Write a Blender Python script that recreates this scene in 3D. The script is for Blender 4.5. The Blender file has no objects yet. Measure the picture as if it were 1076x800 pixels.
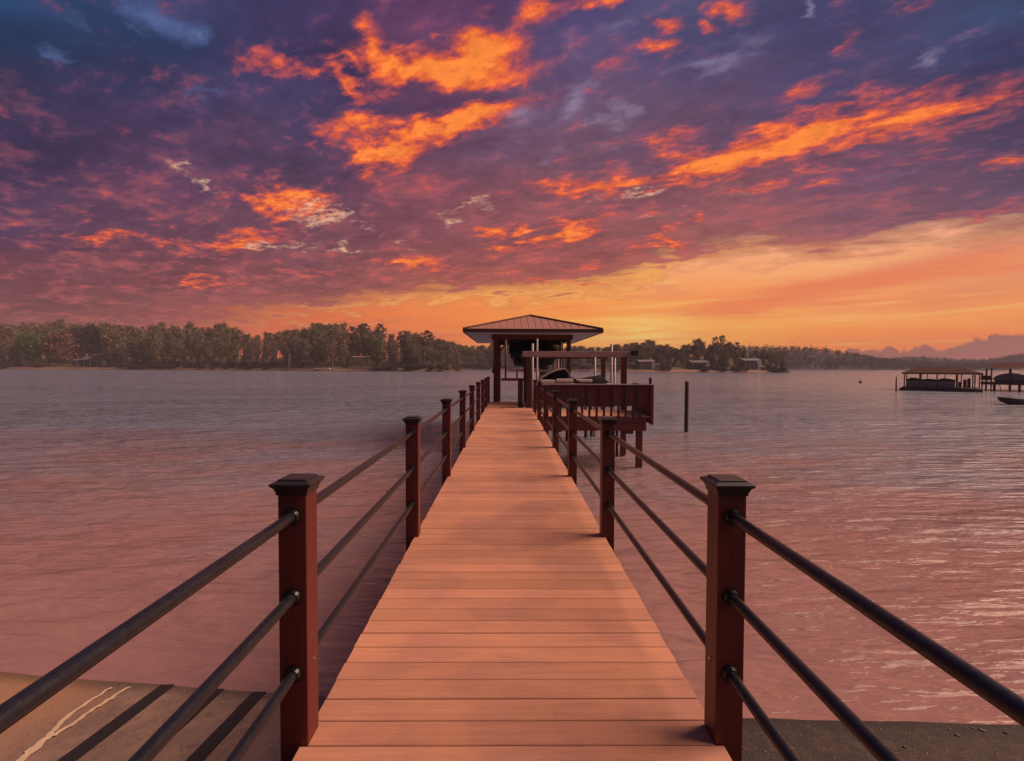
import bpy, bmesh, math, random
from mathutils import Vector, Matrix, noise as mnoise
R = math.radians
rnd = random.Random(7)
sc = bpy.context.scene
COL = sc.collection

# ------------------------------------------------------------------ helpers
def lin(c):
    return tuple((v / 255 / 12.92) if v / 255 <= 0.04045 else ((v / 255 + 0.055) / 1.055) ** 2.4 for v in c)

F = 521.0                      # focal length in photo pixels (photo 1076 x 800)
CAMZ = 3.31                    # camera above the water
DZ = 1.75                      # dock top above the water
yaw, pitch, roll = R(0.44), R(1.65), R(0.2)
CAM_M = Matrix.Rotation(-yaw, 4, 'Z') @ Matrix.Rotation(R(90) - pitch, 4, 'X') @ Matrix.Rotation(roll, 4, 'Z')

def ray(px, py):
    return CAM_M.to_3x3() @ Vector(((px - 538) / F, (400 - py) / F, -1.0))
def W(px, py, Y):              # point seen at a photo pixel, at forward distance Y
    r = ray(px, py)
    s = Y / r.y
    return Vector((r.x * s, Y, CAMZ + r.z * s))
def WX(px, Y): return W(px, 385, Y).x
def WZ(py, Y, px=538): return W(px, py, Y).z

class MB:
    def __init__(s): s.bm = bmesh.new()
    def box(s, x0, x1, y0, y1, z0, z1, bev=0, seg=1, M=None):
        r = bmesh.ops.create_cube(s.bm, size=1)
        vs = r['verts']
        for v in vs:
            v.co = Vector(((x0 + x1) / 2 + v.co.x * (x1 - x0), (y0 + y1) / 2 + v.co.y * (y1 - y0), (z0 + z1) / 2 + v.co.z * (z1 - z0)))
        if bev:
            es = list({e for v in vs for e in v.link_edges})
            rr = bmesh.ops.bevel(s.bm, geom=es, offset=bev, segments=seg, affect='EDGES', profile=0.5)
            vs = list({v for f in rr['faces'] for v in f.verts})
        if M is not None:
            for v in vs: v.co = M @ v.co
        return s
    def tube(s, p0, p1, r0, r1=None, n=10, cap=True):
        r1 = r0 if r1 is None else r1
        p0, p1 = Vector(p0), Vector(p1)
        d = (p1 - p0).normalized()
        a = d.orthogonal().normalized(); b = d.cross(a)
        A = [s.bm.verts.new(p0 + (a * math.cos(2 * math.pi * i / n) + b * math.sin(2 * math.pi * i / n)) * r0) for i in range(n)]
        B = [s.bm.verts.new(p1 + (a * math.cos(2 * math.pi * i / n) + b * math.sin(2 * math.pi * i / n)) * r1) for i in range(n)]
        for i in range(n):
            s.bm.faces.new((A[i], A[(i + 1) % n], B[(i + 1) % n], B[i]))
        if cap:
            s.bm.faces.new(A[::-1]); s.bm.faces.new(B)
        return s
    def poly(s, pts):
        s.bm.faces.new([s.bm.verts.new(Vector(p)) for p in pts]); return s
    def loft(s, secs, closed=True, cap=True):
        rows = [[s.bm.verts.new(Vector(p)) for p in q] for q in secs]
        n = len(rows[0])
        for i in range(len(rows) - 1):
            for j in range(n if closed else n - 1):
                k = (j + 1) % n
                try: s.bm.faces.new((rows[i][j], rows[i][k], rows[i + 1][k], rows[i + 1][j]))
                except ValueError: pass
        if cap and closed:
            s.bm.faces.new(rows[0][::-1]); s.bm.faces.new(rows[-1])
        return s
    def sq_lathe(s, cx, cy, prof):
        secs = [[(cx - h, cy - h, z), (cx + h, cy - h, z), (cx + h, cy + h, z), (cx - h, cy + h, z)] for h, z in prof]
        return s.loft(secs)
    def ribbon(s, pts, widths, up=(0, 0, 1)):
        L = []; Rr = []
        for i, p in enumerate(pts):
            p = Vector(p)
            q = Vector(pts[min(i + 1, len(pts) - 1)]) - Vector(pts[max(i - 1, 0)])
            n = q.cross(Vector(up)).normalized()
            L.append(s.bm.verts.new(p + n * widths[i])); Rr.append(s.bm.verts.new(p - n * widths[i]))
        for i in range(len(pts) - 1):
            s.bm.faces.new((L[i], Rr[i], Rr[i + 1], L[i + 1]))
        return s
    def build(s, name, mat, parent=None, smooth=False, fixn=True):
        if fixn: bmesh.ops.recalc_face_normals(s.bm, faces=s.bm.faces)
        if parent is not None:
            o = parent; off = Vector((0, 0, 0))
            while o is not None:
                off += o.location; o = o.parent
            for v in s.bm.verts: v.co -= off
        me = bpy.data.meshes.new(name)
        if smooth:
            for f in s.bm.faces: f.smooth = True
        s.bm.to_mesh(me); s.bm.free()
        me.materials.append(mat)
        ob = bpy.data.objects.new(name, me)
        COL.objects.link(ob)
        if parent is not None: ob.parent = parent
        return ob

def autosmooth(o, ang=35):
    me = o.data
    for p in me.polygons: p.use_smooth = True
    bm = bmesh.new(); bm.from_mesh(me)
    for e in bm.edges:
        if len(e.link_faces) == 2 and e.calc_face_angle(0) > R(ang): e.smooth = False
    bm.to_mesh(me); bm.free()
    return o

def thing(name, label, cat, loc=(0, 0, 0), group=None):
    o = bpy.data.objects.new(name, None); o.empty_display_size = 0.3
    COL.objects.link(o); o.location = loc
    return tag(o, label, cat, group)
def tag(o, label, cat, group=None, kind=None):
    o['label'] = label; o['category'] = cat
    if group: o['group'] = group
    if kind: o['kind'] = kind
    return o
def struct(o):
    o['kind'] = 'structure'; return o

# ------------------------------------------------------------------ node helpers
class NT:
    def __init__(s, tree): s.t = tree; s.n = tree.nodes; s.l = tree.links
    def new(s, ty, **kw):
        x = s.n.new(ty)
        for k, v in kw.items(): setattr(x, k, v)
        return x
    def put(s, inp, v):
        if isinstance(v, bpy.types.NodeSocket): s.l.new(v, inp)
        else: inp.default_value = v
    def m(s, op, a, b=0.0, c=0.0, clamp=False):
        x = s.new('ShaderNodeMath', operation=op, use_clamp=clamp)
        s.put(x.inputs[0], a)
        s.put(x.inputs[1], b)
        s.put(x.inputs[2], c)
        return x.outputs[0]
    def vm(s, op, a, b=(0, 0, 0)):
        x = s.new('ShaderNodeVectorMath', operation=op)
        s.put(x.inputs[0], a); s.put(x.inputs[1], b)
        return x.outputs['Value'] if op in ('LENGTH', 'DOT_PRODUCT') else x.outputs[0]
    def xyz(s, x=0.0, y=0.0, z=0.0):
        c = s.new('ShaderNodeCombineXYZ')
        for i, v in enumerate((x, y, z)): s.put(c.inputs[i], v)
        return c.outputs[0]
    def sep(s, v):
        c = s.new('ShaderNodeSeparateXYZ'); s.put(c.inputs[0], v); return c.outputs
    def ss(s, v, a, b, lo=0.0, hi=1.0, kind='SMOOTHSTEP'):
        x = s.new('ShaderNodeMapRange', interpolation_type=kind, clamp=True) if kind == 'LINEAR' else s.new('ShaderNodeMapRange', interpolation_type=kind)
        s.put(x.inputs[0], v); s.put(x.inputs[1], a); s.put(x.inputs[2], b); s.put(x.inputs[3], lo); s.put(x.inputs[4], hi)
        return x.outputs[0]
    def noise(s, v, scale=1.0, detail=4.0, rough=0.5, dist=0.0, lac=2.0):
        x = s.new('ShaderNodeTexNoise', noise_dimensions='3D')
        s.put(x.inputs['Vector'], v); s.put(x.inputs['Scale'], scale); s.put(x.inputs['Detail'], detail)
        s.put(x.inputs['Roughness'], rough); s.put(x.inputs['Distortion'], dist); s.put(x.inputs['Lacunarity'], lac)
        return x.outputs
    def mix(s, f, a, b, blend='MIX'):
        x = s.new('ShaderNodeMix', data_type='RGBA', blend_type=blend)
        s.put(x.inputs[0], f)
        for i, v in ((6, a), (7, b)):
            if isinstance(v, tuple) and len(v) == 3: v = v + (1.0,)
            s.put(x.inputs[i], v)
        return x.outputs[2]
    def ramp(s, f, stops, interp='LINEAR'):
        x = s.new('ShaderNodeValToRGB'); e = x.color_ramp.elements; x.color_ramp.interpolation = interp
        while len(e) > 1: e.remove(e[-1])
        for i, (p, c) in enumerate(stops):
            q = e[0] if i == 0 else e.new(p)
            q.position = p
            q.color = (c[0], c[1], c[2], 1) if isinstance(c, tuple) else (c, c, c, 1)
        s.put(x.inputs[0], f)
        return x.outputs[0]
    def mapping(s, v, loc=(0, 0, 0), rot=(0, 0, 0), scale=(1, 1, 1), ty='POINT'):
        x = s.new('ShaderNodeMapping', vector_type=ty)
        s.put(x.inputs[0], v); x.inputs[1].default_value = loc; x.inputs[2].default_value = rot; x.inputs[3].default_value = scale
        return x.outputs[0]

def new_mat(name):
    m = bpy.data.materials.new(name); m.use_nodes = True
    t = NT(m.node_tree)
    b = m.node_tree.nodes['Principled BSDF']
    return m, t, b

def simple(name, col, rough=0.6, metal=0.0, var=0.25, vscale=3.0, stretch=(1, 1, 1), bump=0.15, bscale=40.0, spec=0.5, island=0.0, objrand=0.0):
    """procedural paint / wood / fabric: colour varied by two noises, slight bump"""
    m, t, b = new_mat(name)
    tc = t.new('ShaderNodeTexCoord').outputs['Object']
    v = t.mapping(tc, scale=stretch)
    n1 = t.noise(v, vscale, 5, 0.6)[0]
    n2 = t.noise(v, vscale * 9, 4, 0.6)[0]
    f = t.m('ADD', t.m('MULTIPLY', n1, 0.65), t.m('MULTIPLY', n2, 0.35))
    k = t.ss(f, 0.25, 0.75, 1 - var, 1 + var, 'LINEAR')
    if island:
        g = t.new('ShaderNodeNewGeometry').outputs['Random Per Island']
        k = t.m('MULTIPLY', k, t.ss(g, 0, 1, 1 - island, 1 + island, 'LINEAR'))
    if objrand:
        g = t.new('ShaderNodeObjectInfo').outputs['Random']
        k = t.m('MULTIPLY', k, t.ss(g, 0, 1, 1 - objrand, 1 + objrand, 'LINEAR'))
    c = t.vm('SCALE', (col[0], col[1], col[2]))
    t.put(c.node.inputs['Scale'], k)
    t.l.new(c, b.inputs['Base Color'])
    b.inputs['Metallic'].default_value = metal
    t.put(b.inputs['Roughness'], t.ss(n2, 0.2, 0.8, max(0.02, rough - 0.1), min(1, rough + 0.1), 'LINEAR'))
    b.inputs['Specular IOR Level'].default_value = spec
    if bump:
        bp = t.new('ShaderNodeBump'); bp.inputs['Strength'].default_value = bump; bp.inputs['Distance'].default_value = 0.01
        t.l.new(t.noise(v, bscale, 5, 0.6)[0], bp.inputs['Height']); t.l.new(bp.outputs[0], b.inputs['Normal'])
    return m

# ------------------------------------------------------------------ materials
M = {}
M['post'] = simple('mahogany_post', (0.095, 0.0145, 0.0145), 0.45, var=0.22, vscale=6, stretch=(6, 6, 0.35), bump=0.2, bscale=14)
M['cap'] = simple('black_cap', (0.020, 0.015, 0.017), 0.42, var=0.3, vscale=8, bump=0.1)
M['rail'] = simple('black_rail', (0.013, 0.013, 0.019), 0.30, metal=0.0, var=0.35, vscale=5, bump=0.12, bscale=60, spec=0.4)
M['flange'] = simple('flange_black', (0.008, 0.008, 0.009), 0.25, var=0.2)
M['steel'] = simple('bolt_steel', (0.6, 0.58, 0.55), 0.3, metal=1, var=0.1)
M['redwood'] = simple('red_stained_wood', (0.105, 0.020, 0.017), 0.6, var=0.35, vscale=2.5, stretch=(4, 4, 0.6), bump=0.25, island=0.25)
M['redbeam'] = simple('red_stained_beam', (0.12, 0.024, 0.02), 0.6, var=0.35, vscale=2.5, stretch=(0.5, 4, 4), bump=0.25, island=0.2)
M['darkwood'] = simple('dark_wet_wood', (0.055, 0.022, 0.019), 0.6, var=0.4, vscale=2.5, stretch=(4, 4, 0.5), bump=0.3, island=0.2)
M['soffit'] = simple('soffit_vinyl', (0.56, 0.48, 0.53), 0.55, var=0.12, vscale=0.8, stretch=(6, 1, 1), bump=0.1)
M['white'] = simple('white_paint', (0.72, 0.66, 0.64), 0.45, var=0.15, vscale=1.5, bump=0.08)
M['beamwhite'] = simple('weathered_white_beam', (0.40, 0.27, 0.27), 0.5, var=0.25, vscale=1.2, stretch=(0.4, 3, 3), bump=0.15)
M['pipe'] = simple('dull_white_pipe', (0.42, 0.33, 0.34), 0.5, var=0.2, vscale=1.5, bump=0.05)
M['black'] = simple('black_plastic', (0.012, 0.011, 0.013), 0.45, var=0.3)
M['navy'] = simple('navy_cover', (0.005, 0.006, 0.014), 0.8, var=0.4, vscale=2, bump=0.5, bscale=5, spec=0.12)
M['cover'] = simple('dark_cover', (0.010, 0.008, 0.011), 0.8, var=0.4, vscale=2, bump=0.5, bscale=6, spec=0.12)
M['greycover'] = simple('grey_canvas', (0.20, 0.17, 0.19), 0.7, var=0.25, vscale=1.0, bump=0.4, bscale=3)
M['hull'] = simple('boat_hull', (0.55, 0.47, 0.45), 0.3, var=0.12, vscale=1.0, bump=0.0)
M['hullgrey'] = simple('grey_hull', (0.23, 0.19, 0.21), 0.4, var=0.2, vscale=0.6, bump=0.0)
M['strip'] = simple('dark_runner', (0.016, 0.011, 0.012), 0.7, var=0.3, vscale=4, bump=0.3)  # even dark colour standing for the rail shadows on the ramp
M['filler'] = simple('crack_filler', (0.62, 0.44, 0.30), 0.85, var=0.2, vscale=12, bump=0.4)
M['wall'] = simple('house_wall', (0.16, 0.12, 0.12), 0.8, var=0.2, vscale=0.4, bump=0.0)
M['wallred'] = simple('brick_wall', (0.20, 0.085, 0.065), 0.85, var=0.25, vscale=0.6, bump=0.0)
M['hroof'] = simple('shingle_roof', (0.17, 0.14, 0.16), 0.85, var=0.25, vscale=0.7, bump=0.0)
M['glass'] = simple('dark_window', (0.012, 0.012, 0.016), 0.12, var=0.1, bump=0.0)
M['redroof'] = simple('rust_metal_roof', (0.075, 0.030, 0.026), 0.8, var=0.25, vscale=0.5, bump=0.0, spec=0.06)
M['bark'] = simple('bark', (0.20, 0.14, 0.125), 0.9, var=0.4, vscale=0.6, stretch=(3, 3, 0.6), bump=0.0, objrand=0.35)
M['palebark'] = simple('pale_bark', (0.42, 0.32, 0.29), 0.85, var=0.3, vscale=0.6, bump=0.0)
M['stone'] = simple('pebble', (0.15, 0.11, 0.10), 0.8, var=0.4, vscale=10, bump=0.3, island=0.5)

def leaf_mat(name, c0, c1, c2):
    m, t, b = new_mat(name)
    r = t.new('ShaderNodeObjectInfo').outputs['Random']
    g = t.new('ShaderNodeNewGeometry').outputs['Random Per Island']
    tc = t.new('ShaderNodeTexCoord').outputs['Object']
    n = t.noise(tc, 0.22, 3)[0]
    c = t.ramp(r, [(0.0, c0), (0.5, c1), (1.0, c2)])
    k = t.m('MULTIPLY', t.ss(g, 0, 1, 0.78, 1.24, 'LINEAR'), t.ss(n, 0.3, 0.7, 0.7, 1.35, 'LINEAR'))
    v = t.vm('SCALE', c); t.put(v.node.inputs['Scale'], k)
    t.l.new(v, b.inputs['Base Color'])
    b.inputs['Roughness'].default_value = 0.7
    b.inputs['Specular IOR Level'].default_value = 0.15
    return m
M['leaf'] = leaf_mat('spring_leaves', (0.172, 0.142, 0.066), (0.190, 0.132, 0.082), (0.150, 0.145, 0.060))
M['leafgrey'] = leaf_mat('bare_twigs', (0.182, 0.132, 0.108), (0.200, 0.132, 0.100), (0.165, 0.140, 0.095))
M['leafgreen'] = leaf_mat('fresh_green_leaves', (0.095, 0.15, 0.04), (0.095, 0.15, 0.04), (0.10, 0.155, 0.04))
M['leafrust'] = leaf_mat('rust_buds', (0.20, 0.095, 0.07), (0.20, 0.095, 0.07), (0.20, 0.095, 0.07))
M['needle'] = leaf_mat('pine_needles', (0.030, 0.036, 0.020), (0.035, 0.036, 0.024), (0.026, 0.034, 0.020))
M['shrub'] = leaf_mat('shrub_leaves', (0.05, 0.045, 0.028), (0.085, 0.055, 0.04), (0.045, 0.05, 0.022))
M['hillwood'] = leaf_mat('hill_trees', (0.055, 0.038, 0.042), (0.055, 0.038, 0.042), (0.055, 0.038, 0.042))

# decking: composite boards, grain along x, each board its own tone, soft stains
def deck_mat():
    m, t, b = new_mat('composite_decking')
    tc = t.new('ShaderNodeTexCoord').outputs['Object']
    isl = t.new('ShaderNodeNewGeometry').outputs['Random Per Island']
    v = t.vm('ADD', tc, t.xyz(t.m('MULTIPLY', isl, 37.0), 0.0, t.m('MULTIPLY', isl, 11.0)))
    g1 = t.noise(t.mapping(v, scale=(1.6, 42, 6)), 1.0, 6, 0.65, 0.3)[0]
    g2 = t.noise(t.mapping(v, scale=(9, 220, 9)), 1.0, 3, 0.6)[0]
    st = t.noise(tc, 1.5, 5, 0.55, 0.3)[0]
    sp = t.noise(tc, 30, 2, 0.5)[0]
    k = t.ss(isl, 0, 1, 0.86, 1.12, 'LINEAR')
    k = t.m('MULTIPLY', k, t.ss(g1, 0.25, 0.75, 0.86, 1.12, 'LINEAR'))
    k = t.m('MULTIPLY', k, t.ss(g2, 0.3, 0.7, 0.90, 1.09, 'LINEAR'))
    c = t.mix(t.ss(st, 0.40, 0.66), (0.55, 0.254, 0.158), (0.44, 0.206, 0.148))
    c = t.mix(t.ss(sp, 0.70, 0.78, 0, 0.35), c, (0.25, 0.11, 0.08))
    c2 = t.vm('SCALE', c); t.put(c2.node.inputs['Scale'], k)
    t.l.new(c2, b.inputs['Base Color'])
    t.put(b.inputs['Roughness'], t.ss(g1, 0.2, 0.8, 0.55, 0.75, 'LINEAR'))
    b.inputs['Specular IOR Level'].default_value = 0.25
    bp = t.new('ShaderNodeBump'); bp.inputs['Strength'].default_value = 0.25; bp.inputs['Distance'].default_value = 0.004
    t.l.new(t.m('ADD', g1, t.m('MULTIPLY', g2, 0.6)), bp.inputs['Height']); t.l.new(bp.outputs[0], b.inputs['Normal'])
    return m
M['deck'] = deck_mat()

# lake water
def water_mat():
    m, t, b = new_mat('lake_water')
    tc = t.new('ShaderNodeTexCoord').outputs['Object']
    x, y, z = t.sep(tc)
    # suspended clay: thicker near our shore and in drifting streaks
    dist = t.m('ADD', y, t.m('MULTIPLY', x, 0.10))
    drift = t.noise(t.mapping(tc, scale=(0.10, 0.22, 1)), 1.0, 5, 0.6, 0.6)[0]
    q = t.m('ADD', dist, t.m('MULTIPLY', t.m('SUBTRACT', drift, 0.5), 34.0))
    mud = t.ss(q, 5, 30, 1.0, 0.0)
    c = t.mix(mud, (0.200, 0.215, 0.295), (0.305, 0.160, 0.152))
    t.l.new(c, b.inputs['Base Color'])
    b.inputs['IOR'].default_value = 1.333; b.inputs['Specular IOR Level'].default_value = 0.2
    # distant ripples smaller than a pixel act as roughness
    d = t.vm('LENGTH', tc)
    t.put(b.inputs['Roughness'], t.ss(d, 8, 120, 0.06, 0.15, 'LINEAR'))
    w0 = t.noise(t.mapping(tc, rot=(0, 0, 0.05), scale=(0.11, 0.42, 1)), 1.0, 2, 0.5, 0.15)[0]
    w1 = t.noise(t.mapping(tc, rot=(0, 0, 0.09), scale=(0.55, 2.0, 1)), 1.0, 3, 0.45, 0.25)[0]
    w2 = t.noise(t.mapping(tc, rot=(0, 0, -0.06), scale=(1.8, 6.5, 1)), 1.0, 3, 0.5, 0.25)[0]
    w3 = t.noise(t.mapping(tc, rot=(0, 0, 0.12), scale=(5, 20, 1)), 1.0, 2, 0.5, 0.1)[0]
    gust = t.ss(t.noise(t.mapping(tc, scale=(0.03, 0.09, 1)), 1.0, 3, 0.6, 0.5)[0], 0.35, 0.65, 0.55, 1.25)
    h = t.m('ADD', t.m('MULTIPLY', w0, 0.30), t.m('MULTIPLY', w1, 0.44))
    h = t.m('ADD', h, t.m('MULTIPLY', w2, 0.125))
    h = t.m('ADD', h, t.m('MULTIPLY', w3, 0.008))
    h = t.m('MULTIPLY', t.m('MULTIPLY', h, gust), t.ss(d, 5, 45, 0.40, 1.8, 'LINEAR'))
    bp = t.new('ShaderNodeBump'); bp.inputs['Strength'].default_value = 1.0; bp.inputs['Distance'].default_value = 1.0
    t.l.new(h, bp.inputs['Height']); t.l.new(bp.outputs[0], b.inputs['Normal'])
    return m
M['water'] = water_mat()

def ground_mat():
    m, t, b = new_mat('shore_ground')
    tc = t.new('ShaderNodeTexCoord').outputs['Object']
    x, y, z = t.sep(tc)
    n1 = t.noise(tc, 0.9, 6, 0.62, 0.4)[0]; n2 = t.noise(tc, 7, 6, 0.65)[0]; n3 = t.noise(tc, 45, 4, 0.6)[0]
    conc = t.mix(t.ss(n1, 0.35, 0.62), (0.20, 0.125, 0.10), (0.30, 0.19, 0.14))
    conc = t.mix(t.ss(n2, 0.52, 0.75, 0, 0.7), conc, (0.12, 0.075, 0.06))
    silt = t.mix(t.ss(n1, 0.3, 0.7), (0.36, 0.19, 0.105), (0.30, 0.16, 0.095))
    k = t.m('ADD', x, t.m('MULTIPLY', t.m('SUBTRACT', n1, 0.5), 2.2))
    sp = t.noise(tc, 90, 3, 0.6)[0]
    conc = t.mix(t.ss(sp, 0.60, 0.70, 0, 0.55), conc, (0.42, 0.29, 0.22))
    conc = t.mix(t.ss(sp, 0.40, 0.30, 0, 0.5), conc, (0.10, 0.06, 0.05))
    crk = t.noise(t.mapping(tc, scale=(1.2, 0.5, 1)), 2.2, 6, 0.7, 1.2)[0]
    conc = t.mix(t.ss(t.m('ABSOLUTE', t.m('SUBTRACT', crk, 0.5)), 0.0, 0.02, 0.55, 0.0), conc, (0.11, 0.065, 0.05))
    wet = t.ss(z, 0.0, 0.035, 0.45, 1.0)
    c = t.mix(t.ss(k, -4.6, -3.9, 1, 0), conc, silt)
    soil = t.mix(t.ss(n2, 0.35, 0.7), (0.026, 0.017, 0.017), (0.055, 0.034, 0.030))
    soil = t.mix(t.ss(n3, 0.60, 0.72, 0, 0.7), soil, (0.30, 0.19, 0.15))
    c = t.mix(t.ss(x, -0.3, 0.5), c, soil)
    cw = t.vm('SCALE', c); t.put(cw.node.inputs['Scale'], wet); c = cw
    c = t.mix(t.ss(t.m('ADD', z, t.m('MULTIPLY', n1, 0.2)), 0.55, 0.75), c, (0.030, 0.026, 0.016))
    t.l.new(c, b.inputs['Base Color'])
    b.inputs['Roughness'].default_value = 0.8
    bp = t.new('ShaderNodeBump'); bp.inputs['Strength'].default_value = 0.6; bp.inputs['Distance'].default_value = 0.02
    t.l.new(t.m('ADD', n2, t.m('MULTIPLY', n3, 0.5)), bp.inputs['Height']); t.l.new(bp.outputs[0], b.inputs['Normal'])
    return m
M['ground'] = ground_mat()

def shore_mat():
    m, t, b = new_mat('far_shore_soil')
    tc = t.new('ShaderNodeTexCoord').outputs['Object']
    x, y, z = t.sep(tc)
    n1 = t.noise(t.mapping(tc, scale=(0.03, 0.1, 1)), 1.0, 5, 0.6)[0]
    n2 = t.noise(tc, 0.4, 5, 0.6)[0]
    clay = t.mix(n1, (0.36, 0.16, 0.11), (0.22, 0.12, 0.08))
    litter = t.mix(n2, (0.13, 0.075, 0.05), (0.09, 0.075, 0.04))
    c = t.mix(t.ss(t.m('ADD', z, t.m('MULTIPLY', t.m('SUBTRACT', n1, 0.5), 3.0)), 0.9, 1.8), clay, litter)
    c = t.mix(t.ss(z, 0.1, 0.45, 1, 0), c, (0.06, 0.035, 0.03))
    t.l.new(c, b.inputs['Base Color']); b.inputs['Roughness'].default_value = 0.9
    return m
M['shore'] = shore_mat()
M['hill'] = simple('hill_ground', (0.075, 0.052, 0.05), 0.9, var=0.3, vscale=0.02, bump=0.0)

def roof_mat():
    m, t, b = new_mat('standing_seam_roof')
    tc = t.new('ShaderNodeTexCoord').outputs['Object']
    n = t.noise(t.mapping(tc, scale=(2, 0.6, 1)), 1.0, 5, 0.6)[0]
    c = t.mix(n, (0.42, 0.20, 0.160), (0.35, 0.165, 0.130))
    t.l.new(c, b.inputs['Base Color']); b.inputs['Roughness'].default_value = 0.45; b.inputs['Metallic'].default_value = 0.0
    return m
M['roof'] = roof_mat()

# ------------------------------------------------------------------ camera
cam = bpy.data.cameras.new('camera'); co = bpy.data.objects.new('camera', cam); COL.objects.link(co)
co.matrix_world = Matrix.Translation((0, 0, CAMZ)) @ CAM_M
cam.sensor_width = 36; cam.sensor_fit = 'HORIZONTAL'; cam.lens = F / 1076 * 36
cam.clip_start = 0.05; cam.clip_end = 6000
sc.camera = co

# ------------------------------------------------------------------ world sky
SUN_AZ = R(85)                                # to the right of straight ahead
SUN_EL = R(42)
def build_sky():
    w = bpy.data.worlds.new('World'); sc.world = w; w.use_nodes = True
    nt = w.node_tree; nt.nodes.clear(); t = NT(nt)
    D = t.new('ShaderNodeTexCoord').outputs['Generated']
    x, y, z = t.sep(D)
    hyp = t.m('MAXIMUM', t.m('SQRT', t.m('ADD', t.m('MULTIPLY', x, x), t.m('MULTIPLY', y, y))), 0.001)
    A = t.m('ARCTAN2', x, y)                  # azimuth from straight ahead
    T = t.m('MINIMUM', t.m('DIVIDE', z, hyp), 3.0)  # tangent of the elevation
    # cloud layer seen in perspective
    zz = t.m('ADD', t.m('MAXIMUM', z, 0.0), 0.13)
    P = t.xyz(t.m('DIVIDE', x, zz), t.m('DIVIDE', y, zz), 0.0)
    Q = t.mapping(P, rot=(0, 0, R(30)), scale=(1, 1, 1))
    Q = t.mapping(Q, scale=(0.96, 1.36, 1))
    fb = t.noise(Q, 1.25, 9, 0.58, 0.35)
    fb2 = t.noise(t.vm('ADD', Q, (7.3, 2.1, 0)), 3.4, 8, 0.60, 0.25)
    fb3 = t.noise(t.vm('ADD', Q, (1.3, 9.1, 0)), 9.0, 6, 0.62, 0.2)
    fb4 = t.noise(t.vm('ADD', Q, (4.3, 5.1, 0)), 24.0, 5, 0.62, 0.15)
    # streaks near the horizon, drawn out along the azimuth
    S3 = t.xyz(t.m('MULTIPLY', A, 2.2), t.m('MULTIPLY', T, 15.0), 3.0)
    st = t.noise(S3, 1.6, 7, 0.55, 0.5)
    wr = t.sep(fb[1]); wr2 = t.sep(fb2[1]); wr3 = t.sep(fb3[1])
    fade = t.ss(T, 0.02, 0.30, 0.25, 1.0)
    def warp(base, comp, k1, k2, k3):
        o = t.m('ADD', t.m('MULTIPLY', t.m('SUBTRACT', wr[comp], 0.5), k1), t.m('MULTIPLY', t.m('SUBTRACT', wr2[comp], 0.5), k2))
        o = t.m('ADD', o, t.m('MULTIPLY', t.m('SUBTRACT', wr3[comp], 0.5), k3))
        return t.m('ADD', base, t.m('MULTIPLY', o, fade))
    Aw = warp(A, 0, 0.22, 0.16, 0.07)
    Tw = warp(T, 1, 0.13, 0.11, 0.06)
    def aa(px): return math.atan((px - 534) / F)
    def tt(px, py): return (385 - py) / F * math.cos(aa(px))
    cols = [0, 150, 300, 450, 600, 750, 900, 1076]
    def grid(rows, table, Av, Tv, span=0.78):
        out = None
        Tn = t.m('DIVIDE', Tv, span, clamp=True)
        for i, cx in enumerate(cols):
            stops = sorted((min(1, max(0, tt(cx, ry) / span)), lin(table[i][j])) for j, ry in enumerate(rows))
            rp = t.ramp(Tn, stops, 'EASE' if False else 'LINEAR')
            out = rp if out is None else t.mix(t.ss(Av, aa(cols[i - 1]), aa(cx)), out, rp)
        return out
    # underside of the cloud deck
    rowsD = [0, 40, 80, 120, 160, 200, 240, 280, 320, 350]
    tabD = [
        [(30, 72, 116), (26, 56, 96), (36, 48, 84), (54, 50, 90), (56, 48, 88), (74, 54, 92), (88, 58, 92), (112, 62, 78), (122, 66, 74), (130, 70, 72)],
        [(54, 68, 114), (36, 58, 100), (40, 52, 92), (58, 52, 92), (70, 54, 92), (88, 58, 92), (102, 66, 90), (116, 66, 80), (130, 71, 74), (158, 80, 68)],
        [(62, 58, 104), (66, 58, 102), (58, 54, 98), (70, 64, 106), (82, 62, 98), (94, 66, 96), (118, 74, 92), (128, 76, 88), (146, 80, 78), (200, 98, 64)],
        [(98, 64, 106), (104, 66, 106), (104, 66, 98), (90, 62, 98), (102, 70, 96), (126, 74, 92), (134, 78, 88), (146, 82, 82), (190, 104, 74), (215, 110, 62)],
        [(76, 68, 115), (82, 74, 118), (96, 80, 120), (108, 84, 114), (112, 82, 106), (132, 84, 96), (142, 84, 90), (166, 92, 84), (200, 110, 76), (225, 120, 62)],
        [(76, 78, 118), (72, 72, 115), (82, 76, 118), (96, 76, 110), (118, 82, 106), (136, 86, 98), (150, 92, 96), (180, 104, 88), (215, 120, 80), (230, 125, 65)],
        [(64, 66, 110), (66, 66, 108), (74, 68, 108), (86, 70, 108), (106, 78, 108), (116, 80, 106), (134, 88, 102), (190, 110, 90), (215, 120, 80), (230, 120, 65)],
        [(56, 78, 122), (50, 56, 98), (48, 46, 82), (62, 54, 92), (80, 66, 102), (98, 76, 104), (120, 82, 100), (190, 110, 90), (215, 120, 80), (230, 120, 65)],
    ]
    Dk = grid(rowsD, tabD, Aw, Tw)
    # clear sky under the deck
    rowsS = [180, 230, 260, 290, 310, 330, 345, 360, 375, 388]
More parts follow.
